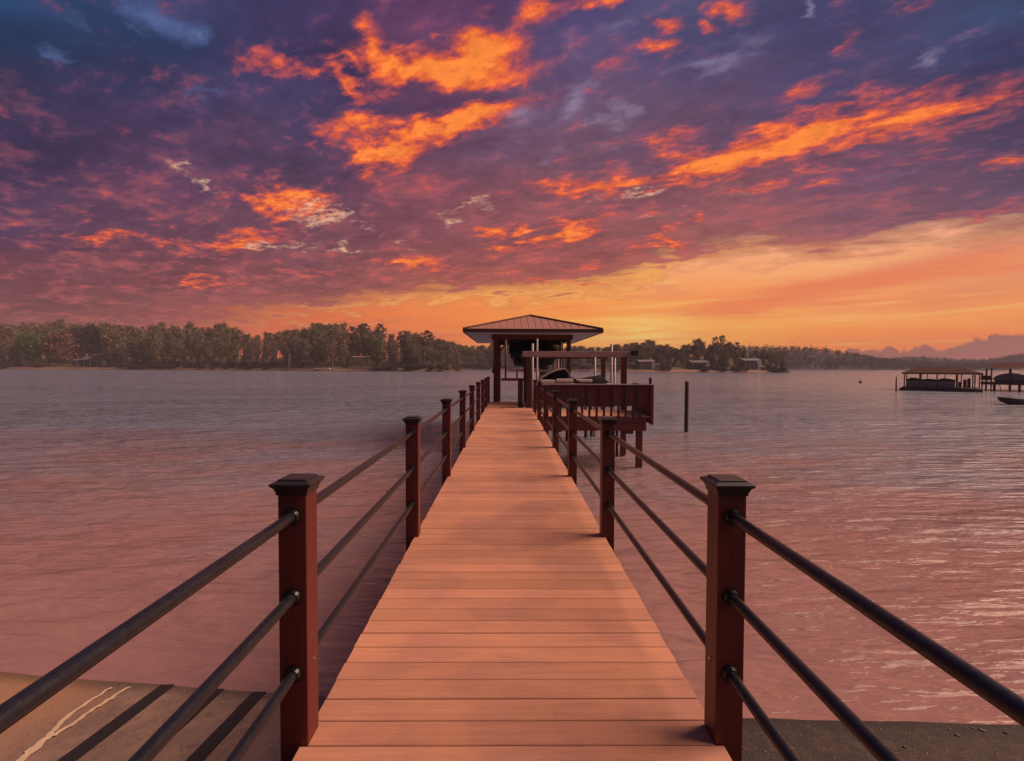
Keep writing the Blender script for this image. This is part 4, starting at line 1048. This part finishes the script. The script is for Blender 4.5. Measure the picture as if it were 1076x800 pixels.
# ------------------------------------------------------------------ trees
def quad(bm, c, s, rg):
    u = Vector((rg.gauss(0, 1), rg.gauss(0, 1), rg.gauss(0, 1))).normalized()
    v = u.orthogonal().normalized(); w_ = u.cross(v)
    a = rg.random() * 6.28
    v, w_ = v * math.cos(a) + w_ * math.sin(a), w_ * math.cos(a) - v * math.sin(a)
    e = rg.uniform(0.5, 1.0)
    bm.faces.new([bm.verts.new(c + v * s + w_ * s * 0.15), bm.verts.new(c + w_ * s * e), bm.verts.new(c - v * s * rg.uniform(.7, 1)), bm.verts.new(c - w_ * s * e)])
def make_tree_meshes(seed, kind):
    """trunk + limbs mesh and crown mesh, about 20 m tall, base at the origin"""
    rg = random.Random(seed); H = 20.0
    tr, cr = MB(), MB()
    pts = [Vector((0, 0, -0.8))]
    for i in range(1, 7):
        f = i / 6
        pts.append(Vector((rg.gauss(0, .28) * f + pts[-1].x * .8, rg.gauss(0, .28) * f + pts[-1].y * .8, H * .92 * f)))
    r0 = 0.30 if kind != 'round' else .36
    for i in range(6): tr.tube(pts[i], pts[i + 1], r0 * (1 - i / 6.6), r0 * (1 - (i + 1) / 6.6), 6, cap=False)
    def on_trunk(f):
        k = min(5, int(f * 6)); g = f * 6 - k
        return pts[k].lerp(pts[k + 1], g)
    tips = []
    if kind == 'sparse': base, nl, spread, nq, qs, cl = .34, 30, 3.4, 44, .36, 1.35
    elif kind == 'full': base, nl, spread, nq, qs, cl = .16, 38, 4.2, 76, .40, 1.5
    elif kind == 'round': base, nl, spread, nq, qs, cl = .10, 40, 5.4, 64, .50, 1.7
    elif kind == 'pine': base, nl, spread, nq, qs, cl = .52, 17, 2.7, 46, .34, .80
    elif kind == 'cone': base, nl, spread, nq, qs, cl = .06, 46, 3.0, 26, .42, .75
    for i in range(nl):
        f = base + (1 - base) * (i + rg.random()) / nl
        p = on_trunk(min(.97, f))
        g = (f - base) / (1 - base)
        if kind == 'cone': R_ = spread * (1 - g) * 1.0 + .25
        elif kind == 'pine': R_ = spread * (0.45 + .75 * math.sin(math.pi * min(1, g * .8 + .2)))
        else: R_ = spread * (0.35 + .75 * math.sin(math.pi * (0.12 + .80 * g)))
        an = i * 2.399 + rg.uniform(-.5, .5)
        rise = {'sparse': .8, 'full': .55, 'round': .4, 'pine': .15, 'cone': -.1}[kind]
        L = R_ * rg.uniform(.6, 1.15)
        q = p + Vector((math.cos(an) * L, math.sin(an) * L, L * rise * rg.uniform(.5, 1.2)))
        if q.z > H: q.z = H - rg.random()
        tr.tube(p, q, .10, .03, 4, cap=False)
        m_ = p.lerp(q, .6)
        tips.append((q, cl)); tips.append((m_, cl * .8))
        for _ in range(2):
            e = m_ + Vector((rg.gauss(0, .8), rg.gauss(0, .8), rg.uniform(.2, 1.6))) * (R_ / 3)
            tr.tube(m_, e, .05, .02, 3, cap=False); tips.append((e, cl * .8))
    for (c, s_) in tips:
        k = int(nq * rg.uniform(.25, 1.0) / 2.2)
        for _ in range(k):
            cc = c + Vector((rg.gauss(0, s_ * .55), rg.gauss(0, s_ * .55), rg.gauss(0, s_ * .42)))
            quad(cr.bm, cc, qs * rg.uniform(.5, 1.25), rg)
    def mk(b, nm, mat):
        me = bpy.data.meshes.new(nm); b.bm.to_mesh(me); b.bm.free(); me.materials.append(mat); return me
    lm = {'sparse': M['leafgrey'], 'full': M['leaf'], 'round': M['leaf'], 'pine': M['needle'], 'cone': M['needle']}[kind]
    return mk(tr, 'trunk', M['bark']), mk(cr, 'crown', lm)
PROTO = {k: [make_tree_meshes(11 * i + hash_, k) for i in range(n)] for k, n, hash_ in (('sparse', 5, 100), ('full', 5, 200), ('round', 2, 300), ('pine', 4, 400), ('cone', 1, 500))}
tr_rng = random.Random(21)
def plant(name, kind, p, height, label, group=None, width=1.0, leaf=None, bark=None):
    tm, cm = tr_rng.choice(PROTO[kind])
    o = thing(name, label, 'tree', p, group)
    s_ = height / 20.0
    o.scale = (s_ * width * tr_rng.uniform(.85, 1.15), s_ * width * tr_rng.uniform(.85, 1.15), s_)
    o.rotation_euler = (tr_rng.gauss(0, .02), tr_rng.gauss(0, .02), tr_rng.random() * 6.28)
    for nm, me, mat in (('trunk', tm, bark), ('crown', cm, leaf)):
        c = bpy.data.objects.new(nm, me); COL.objects.link(c); c.parent = o
        if mat is not None:
            c.material_slots[0].link = 'OBJECT'; c.material_slots[0].material = mat
    return o
KN = {'sparse': ('bare_tree', 'slender grey brown tree with thin spring twigs'), 'full': ('leafing_tree', 'olive green tree coming into spring leaf'), 'pine': ('pine_tree', 'dark pine with bare lower trunk')}
def forest(land, top, p0, p1, rows, where, mixw, gap, skip=(), wk=1.0):
    for ri, (d0, dj, frac) in enumerate(rows):
        px = p0 + tr_rng.random() * 3
        while px < p1:
            d = d0 + tr_rng.uniform(-dj, dj)
            pos = land.at(px, d)
            ok = not any(a < px < b and d < dm for (a, b, dm) in skip)
            if ok:
                ztop = W(px, interp(top, px) + tr_rng.uniform(-1.0, 4.5), pos.y).z
                h = (ztop - pos.z) * frac * tr_rng.uniform(.84, 1.03)
                kind = tr_rng.choices(['sparse', 'full', 'pine'], mixw(px))[0]
                if kind == 'pine': h *= 1.03
                nm, lb = KN[kind]
                plant(nm, kind, pos, h, lb + ' ' + where, {'sparse': 'bare trees ', 'full': 'leafing trees ', 'pine': 'pines '}[kind] + where, width=wk * tr_rng.uniform(.8, 1.15) * max(.55, min(1, 20 / max(h, 1))))
            px += gap * tr_rng.uniform(.6, 1.4) * (345 / pos.y)
topL = [(-300, 338), (0, 337), (60, 335), (100, 338), (150, 339), (200, 337), (240, 341), (262, 347), (285, 348), (300, 345), (322, 339), (350, 336), (380, 340), (400, 342), (425, 345), (450, 349), (470, 357), (487, 366)]
wl = 'in the woods on the far left shore'
mixL = lambda px: (0.45, 0.5, 0.05) if px < 360 else (0.35, 0.35, 0.30)
skipL = [(62, 128, 30), (366, 392, 16), (325, 350, 5), (15, 36, 12), (298, 314, 6)]
forest(left, topL, -110, 484, [(78, 10, 1.0)], wl, mixL, 9.5)
forest(left, topL, -110, 484, [(52, 8, .95)], wl, mixL, 9.5)
forest(left, topL, -110, 484, [(30, 7, .86)], wl, mixL, 10.5, skipL)
forest(left, topL, -80, 480, [(13, 5, .72)], wl, lambda px: (.7, .27, .03), 12, skipL)
forest(left, topL, -80, 482, [(40, 6, .55)], wl, lambda px: (.3, .7, 0), 10)
forest(left, topL, -80, 482, [(22, 4, .38)], wl, lambda px: (.4, .6, 0), 11, skipL)
forest(left, topL, 425, 480, [(60, 8, .98), (36, 6, .85), (18, 5, .6)], wl, lambda px: (.45, .45, .1), 6.5)
topC = [(430, 352), (478, 360), (500, 362), (520, 361), (560, 364), (600, 363), (630, 364)]
forest(cove, topC, 455, 625, [(60, 10, 1.0), (48, 8, .96), (36, 6, .88), (24, 6, .75), (12, 5, .5)], 'on the cove shore behind the boathouse', lambda px: (.35, .58, .07), 6.5, wk=1.35)
topP = [(588, 364), (620, 362), (640, 360), (652, 362), (668, 358), (688, 356), (700, 361), (715, 365), (722, 362), (733, 357), (742, 361), (750, 357), (762, 357), (772, 361), (780, 368), (800, 367), (812, 365), (822, 367), (829, 371)]
wp = 'on the low peninsula right of the boathouse'
skipP = [(660, 692, 18), (738, 752, 14), (780, 804, 16)]
mixP = lambda px: (.6, .32, .08)
forest(pen, topP, 590, 826, [(58, 8, 1.0), (44, 8, .93), (28, 7, .95)], wp, mixP, 6.2, skipP, 1.25)
forest(pen, topP, 592, 824, [(13, 5, .75)], wp, mixP, 13, skipP)
forest(pen, topP, 592, 824, [(40, 5, .7), (22, 4, .5)], wp, lambda px: (.3, .7, 0), 7, skipP, 1.3)
# trees one can pick out
def single(land, px, d, ytop, kind, name, label, width=1.0, leaf=None, bark=None):
    p = land.at(px, d)
    return plant(name, kind, p, W(px, ytop, p.y).z - p.z, label, None, width, leaf, bark)
single(left, 38, 12, 350, 'full', 'green_tree', 'bright green leafing tree near the left picture edge', 1.35, M['leafgreen'])
single(left, 68, 14, 350, 'round', 'rust_tree', 'broad rust red budding tree just left of the lakeside house', 1.25, M['leafrust'])
single(left, 98, 40, 339, 'pine', 'pine_tree', 'tall near black pine right behind the lakeside house', 1.6)
single(left, 102, 34, 342, 'cone', 'conifer_tree', 'dense near black conifer right behind the lakeside house', 1.3)
single(left, 125, 16, 350, 'round', 'broad_tree', 'broad brown olive tree just right of the lakeside house', 1.1)
single(left, 207, 9, 356, 'sparse', 'pale_tree', 'white barked tree, left one of a close pair by the water', .7, None, M['palebark'])
single(left, 213, 9, 349, 'sparse', 'pale_tree', 'white barked tree, taller right one of a close pair by the water', .7, None, M['palebark'])
single(left, 308, 3, 365, 'cone', 'conifer_tree', 'small black pointed conifer standing at the water\'s edge', .95)
single(left, 384, 70, 337, 'pine', 'pine_tree', 'tall pine standing above the treetops over the lakeside shelter', 1.2)
single(left, 400, 66, 338, 'pine', 'pine_tree', 'tall pine on the ridge, next right of the one over the lakeside shelter', 1.2)
single(left, 449, 58, 345, 'pine', 'pine_tree', 'dark pine breaking the sloping skyline left of the boathouse', 1.3)
single(pen, 752, 30, 352.5, 'pine', 'pine_tree', 'tall open pine, left one of the pair topping the peninsula', .9)
single(pen, 759, 33, 350.5, 'pine', 'pine_tree', 'tallest open pine on the peninsula skyline', .9)
single(pen, 775, 30, 358.5, 'pine', 'pine_tree', 'stout open pine right of the tallest pine on the peninsula', 1.2)
single(pen, 783, 26, 361.5, 'pine', 'pine_tree', 'thin leaning pine standing alone against the sky on the peninsula', .5)
single(pen, 733, 30, 356.5, 'round', 'broad_tree', 'full rounded tree rising above the middle of the peninsula', .8)
single(pen, 808, 5, 382, 'cone', 'conifer_tree', 'small dark evergreen by the water near the peninsula tip', 1.3)
single(pen, 823, 4, 382, 'cone', 'conifer_tree', 'small dark evergreen at the very tip of the peninsula', 1.3)
# waterside shrubs
sh = []
for k in range(3):
    b = MB(); rg = random.Random(60 + k)
    for _ in range(9):
        c = Vector((rg.gauss(0, 1.0), rg.gauss(0, .8), rg.uniform(.3, 1.7)))
        for _ in range(38):
            quad(b.bm, c + Vector((rg.gauss(0, .45), rg.gauss(0, .45), rg.gauss(0, .4))), .24 * rg.uniform(.6, 1.3), rg)
    for _ in range(6):
        b.tube((0, 0, -.3), (rg.gauss(0, .8), rg.gauss(0, .6), rg.uniform(.8, 1.6)), .05, .02, 4, cap=False)
    me = bpy.data.meshes.new('shrub'); b.bm.to_mesh(me); b.bm.free(); me.materials.append(M['shrub']); sh.append(me)
def shrubs(land, p0, p1, n, where, smin=.8, smax=1.7, skip=()):
    for _ in range(n):
        px = tr_rng.uniform(p0, p1); d = tr_rng.choice([1.5, 3, 5, 8, 12, 18]) * tr_rng.uniform(.7, 1.3)
        if any(a < px < b for a, b in skip): continue
        o = bpy.data.objects.new('shrub', tr_rng.choice(sh)); COL.objects.link(o)
        o.location = land.at(px, d); s_ = tr_rng.uniform(smin, smax); o.scale = (s_ * 1.25, s_ * 1.2, s_); o.rotation_euler.z = tr_rng.random() * 6.28
        tag(o, 'low brown green shrub ' + where, 'shrub', 'shrubs ' + where)
shrubs(left, -60, 60, 18, 'along the far left shore', skip=[(18, 36)])
shrubs(left, 128, 484, 110, 'along the far left shore', skip=[(296, 316), (326, 350), (366, 392)])
shrubs(cove, 460, 620, 40, 'along the cove shore behind the boathouse', 1, 2)
shrubs(pen, 592, 826, 70, 'along the peninsula shore', .7, 1.4, skip=[(655, 692), (783, 802)])

# ------------------------------------------------------------------ houses on the far shores
def house(name, label, land, pxa, pxb, d, ybase, yeave, yridge, wall, floors=1, porch=True, white_end=False, depth=9, tower=None):
    pm = (pxa + pxb) / 2
    p = land.at(pm, d); Y = p.y
    zb_, ze_, zr_ = W(pm, ybase, Y).z, W(pm, yeave, Y).z, W(pm, yridge, Y).z
    zb_ = min(zb_, p.z)
    xa, xb = WX(pxa, Y), WX(pxb, Y)
    t_ = thing(name, label, 'house', ((xa + xb) / 2, Y, zb_))
    MB().box(xa, xb, Y, Y + depth, zb_ - 1.5, ze_).build('wall', wall, t_)
    m_ = MB(); ym = Y + depth / 2; o_ = .5
    m_.loft([[(xa - o_, Y - o_, ze_ + .01), (xa - o_, Y + depth + o_, ze_ + .01), (xa - o_, ym, zr_)], [(xb + o_, Y - o_, ze_ + .01), (xb + o_, Y + depth + o_, ze_ + .01), (xb + o_, ym, zr_)]])
    rf = m_.build('roof', M['hroof'], t_)
    MB().box(xa + (xb - xa) * .3, xa + (xb - xa) * .3 + .8, ym - .5, ym + .3, zr_ - .6, zr_ + 1.0).build('chimney', M['wallred'], rf)
    n = max(3, int((xb - xa) / 3.0)); fh = (ze_ - zb_) / floors
    for f in range(floors):
        for i in range(n):
            x = xa + (xb - xa) * (i + .5) / n
            w_ = (xb - xa) / n * .32
            fr = MB().box(x - w_ - .12, x + w_ + .12, Y - .06, Y - .003, zb_ + fh * f + fh * .22, zb_ + fh * f + fh * .86).build('window', M['white'], t_)
            MB().box(x - w_, x + w_, Y - .09, Y - .063, zb_ + fh * f + fh * .27, zb_ + fh * f + fh * .81).build('pane', M['glass'], fr)
    if porch:
        for i in range(5):
            x = xa + (xb - xa) * (i + .1) / 4.2
            MB().box(x - .14, x + .14, Y - 2.6, Y - 2.35, zb_ - .3, zb_ + fh * .92).build('porch_post', M['white'], t_)
        MB().box(xa - .2, xb - 1, Y - 2.9, Y - .1, zb_ + fh * .93, zb_ + fh * .93 + .25).build('porch_roof', M['hroof'], t_)
    if white_end:
        MB().box(xb - 2.2, xb + .05, Y - 1.2, Y - .1, zb_, zb_ + (ze_ - zb_) * .9).build('white_bay', M['white'], t_)
    if tower:
        ta, tb_ = WX(tower[0], Y), WX(tower[1], Y)
        m2 = MB(); m2.box(ta, tb_, Y + .5, Y + 5, ze_ - .2, W(pm, tower[2], Y).z); m2.build('upper_wall', wall, t_)
        m3 = MB(); zt_ = W(pm, tower[2], Y).z
        m3.loft([[(ta - .3, Y + .1, zt_ + .01), (ta - .3, Y + 5.4, zt_ + .01), (ta - .3, Y + 2.8, zt_ + 1.4)], [(tb_ + .3, Y + .1, zt_ + .01), (tb_ + .3, Y + 5.4, zt_ + .01), (tb_ + .3, Y + 2.8, zt_ + 1.4)]])
        m3.build('upper_roof', M['hroof'], t_)
    return t_
house('lakeside_house', 'long grey lakeside house with white porch posts by the rust red tree', left, 84, 112, 16, 383.2, 378.3, 374.8, M['wall'], 1, True, True, tower=(96, 106, 373.5))
house('boat_shed', 'small dark shed just left of the long grey lakeside house', left, 77, 82.5, 12, 383.3, 379, 377, M['wall'], 1, False, depth=4)
house('peninsula_house', 'two storey house with a white end wall at the left of the peninsula', pen, 672, 688, 9, 387, 380.2, 378, M['wallred'], 2, False, True)
house('dark_house', 'dark low house among trees in the middle of the peninsula', pen, 727, 744, 12, 386.2, 381, 378.5, M['wall'], 1, True, True)
house('columned_house', 'two storey brick house with white columns near the peninsula tip', pen, 782, 799, 12, 387, 379, 376.5, M['wallred'], 2, True, True)
# open shelter
p = left.at(379, 10); Y = p.y
t_ = thing('lakeside_shelter', 'open pale roofed shelter on the wooded left shore', 'shelter', (p.x, Y, p.z))
xa, xb = WX(370, Y), WX(387, Y); zt_, zb2 = W(378, 374.5, Y).z, p.z
m_ = MB(); m_.loft([[(xa - .3, Y - .4, zt_ - .7), (xa - .3, Y + 3.4, zt_ - .7), (xa - .3, Y + 3.4, zt_ - .5), (xa - .3, Y + 1.5, zt_), (xa - .3, Y - .4, zt_ - .5)], [(xb + .3, Y - .4, zt_ - .7), (xb + .3, Y + 3.4, zt_ - .7), (xb + .3, Y + 3.4, zt_ - .5), (xb + .3, Y + 1.5, zt_), (xb + .3, Y - .4, zt_ - .5)]])
m_.build('roof', M['beamwhite'], t_)
for x in (xa + .2, (xa + xb) / 2, xb - .2):
    for yy in (Y, Y + 3):
        MB().box(x - .12, x + .12, yy - .12, yy + .12, zb2 - 1, zt_ - .702).build('post', M['bark'], t_)
# low pale dock on the shore, boathouse on the peninsula, small flag pole
p = left.at(338, 2.2); Y = p.y; xa, xb = WX(331, Y), WX(347, Y)
m_ = MB(); m_.box(xa, xb, Y - 1.2, Y + .4, p.z + .15, p.z + .75, bev=.05)
tag(m_.build('shore_platform', M['white']), 'long low white platform at the water\'s edge left of the shelter', 'platform')
p = left.at(304.5, 3); Y = p.y
m_ = MB(); m_.tube((WX(304.3, Y), Y, p.z - .5), (WX(304.3, Y), Y, W(304, 371.5, Y).z), .14, .1, 8)
m_.loft([[(WX(303.2, Y) - .1, Y - .3, p.z + 1.0), (WX(305.8, Y), Y - .3, p.z + 1.0), (WX(305.8, Y), Y + .3, p.z + 1.0), (WX(303.2, Y) - .1, Y + .3, p.z + 1.0)], [(WX(303.4, Y), Y - .2, W(304, 376, Y).z), (WX(305.4, Y), Y - .2, W(304, 376, Y).z), (WX(305.4, Y), Y + .2, W(304, 376, Y).z), (WX(303.4, Y), Y + .2, W(304, 376, Y).z)]])
tag(m_.build('white_marker', M['white']), 'white marker post beside the small black pointed conifer', 'marker')
# parked cars by the left edge of the shore
cm = None
for i, (px, mat, lab) in enumerate(((22.5, M['black'], 'black car parked under trees by the left shore'), (29.5, M['hullgrey'], 'grey car parked under trees by the left shore'))):
    p = left.at(px, 9); t_ = thing('parked_car', lab, 'car', p, 'cars parked by the left shore')
    X0, Y0 = p.x, p.y; z0 = p.z + .25
    prof = [(-2.2, .35), (-2.2, .85), (-1.4, .95), (-.8, 1.5), (.7, 1.52), (1.4, 1.0), (2.2, .85), (2.2, .35)]
    MB().loft([[(X0 + a, Y0 - .85, z0 + b) for a, b in prof], [(X0 + a, Y0 + .85, z0 + b) for a, b in prof]]).build('body', mat, t_)
    wn = [(-1.2, .98), (-.75, 1.42), (.65, 1.44), (1.2, 1.02)]
    MB().loft([[(X0 + a, Y0 - .87, z0 + b) for a, b in wn], [(X0 + a, Y0 - .853, z0 + b) for a, b in wn]]).build('window', M['glass'], t_)
    for wx in (-1.35, 1.35):
        for wy in (-.8, .8):
            MB().tube((X0 + wx, Y0 + wy - .1, z0 + .33), (X0 + wx, Y0 + wy + .1, z0 + .33), .33, n=12).build('wheel', M['black'], t_)

# ------------------------------------------------------------------ hills behind
def hill(name, Y0, ridge, p0, p1, label_wood, seed, tuft=2.2, dens=1.0):
    def zr__(px): return W(px, interp(ridge, px), Y0 + 60).z
    m_ = MB(); rows = []; step = 6; n = int((p1 - p0) / step)
    fr = [(-20, -.05), (0, 0.0), (6, .08), (25, .45), (60, 1.0), (120, .9)]
    def at(px, d):
        f = interp([(a, b) for a, b in fr], d); Y = Y0 + d
        return Vector(((px - 534) / F * Y, Y, max(-2, (zr__(px) - 5) * f + (2.2 if d > 3 else (-1.5 if d < 0 else .2)))))
    for i in range(n + 1):
        px = p0 + (p1 - p0) * i / n
        rows.append([m_.bm.verts.new(at(px, d)) for d in (-20, 0, 3.1, 6, 25, 60, 120)])
    for i in range(n):
        for j in range(6): m_.bm.faces.new((rows[i][j], rows[i + 1][j], rows[i + 1][j + 1], rows[i][j + 1]))
    struct(m_.build(name, M['hill'], smooth=True))
    b = MB(); rg = random.Random(seed)
    N = int((p1 - p0) * 5.2 * dens)
    for _ in range(N):
        px = rg.uniform(p0, p1); d = rg.choice([3, 8, 15, 24, 34, 46, 58, 64]) + rg.uniform(-3, 3)
        c = at(px, d); hh = rg.uniform(3, 8) * (1.25 if d > 50 and rg.random() < .12 else 1)
        w__ = rg.uniform(2.0, 4.2) * tuft / 2.2
        for _ in range(30):
            quad(b.bm, c + Vector((rg.gauss(0, w__ * .5), rg.gauss(0, w__ * .5), abs(rg.gauss(hh * .55, hh * .28)))), tuft * .36 * rg.uniform(.5, 1.2), rg)
    tag(b.build('distant_woods', M['hillwood'], fixn=False), label_wood, 'woods', kind='stuff')
hill('near_hill', 640, [(780, 366), (835, 366.5), (855, 367), (880, 370), (905, 374), (930, 378), (955, 381), (1000, 383.5), (1060, 385)], 776, 1060, 'hazy mauve woods covering the hill beyond the peninsula tip', 5)
hill('far_hill', 860, [(900, 380), (940, 378.5), (958, 376.5), (985, 377.5), (1010, 380), (1040, 380), (1060, 376.5), (1076, 374), (1150, 368), (1400, 366)], 890, 1400, 'faint mauve woods on the low ridge behind the right boathouses', 6, 2.6)

# ------------------------------------------------------------------ haze
hz = MB(); hz.box(-1450, 1620, -1400, 1130, -9.5, 62)
hm = bpy.data.materials.new('haze'); hm.use_nodes = True
hn = NT(hm.node_tree); hm.node_tree.nodes.clear()
pv = hn.new('ShaderNodeVolumePrincipled'); pv.inputs['Color'].default_value = (0.66, 0.62, 0.74, 1); pv.inputs['Density'].default_value = 0.00035; pv.inputs['Anisotropy'].default_value = 0.0
out = hn.new('ShaderNodeOutputMaterial'); hn.l.new(pv.outputs[0], out.inputs['Volume'])
tag(hz.build('haze', hm), 'thin evening haze lying over the whole lake', 'haze', kind='stuff')
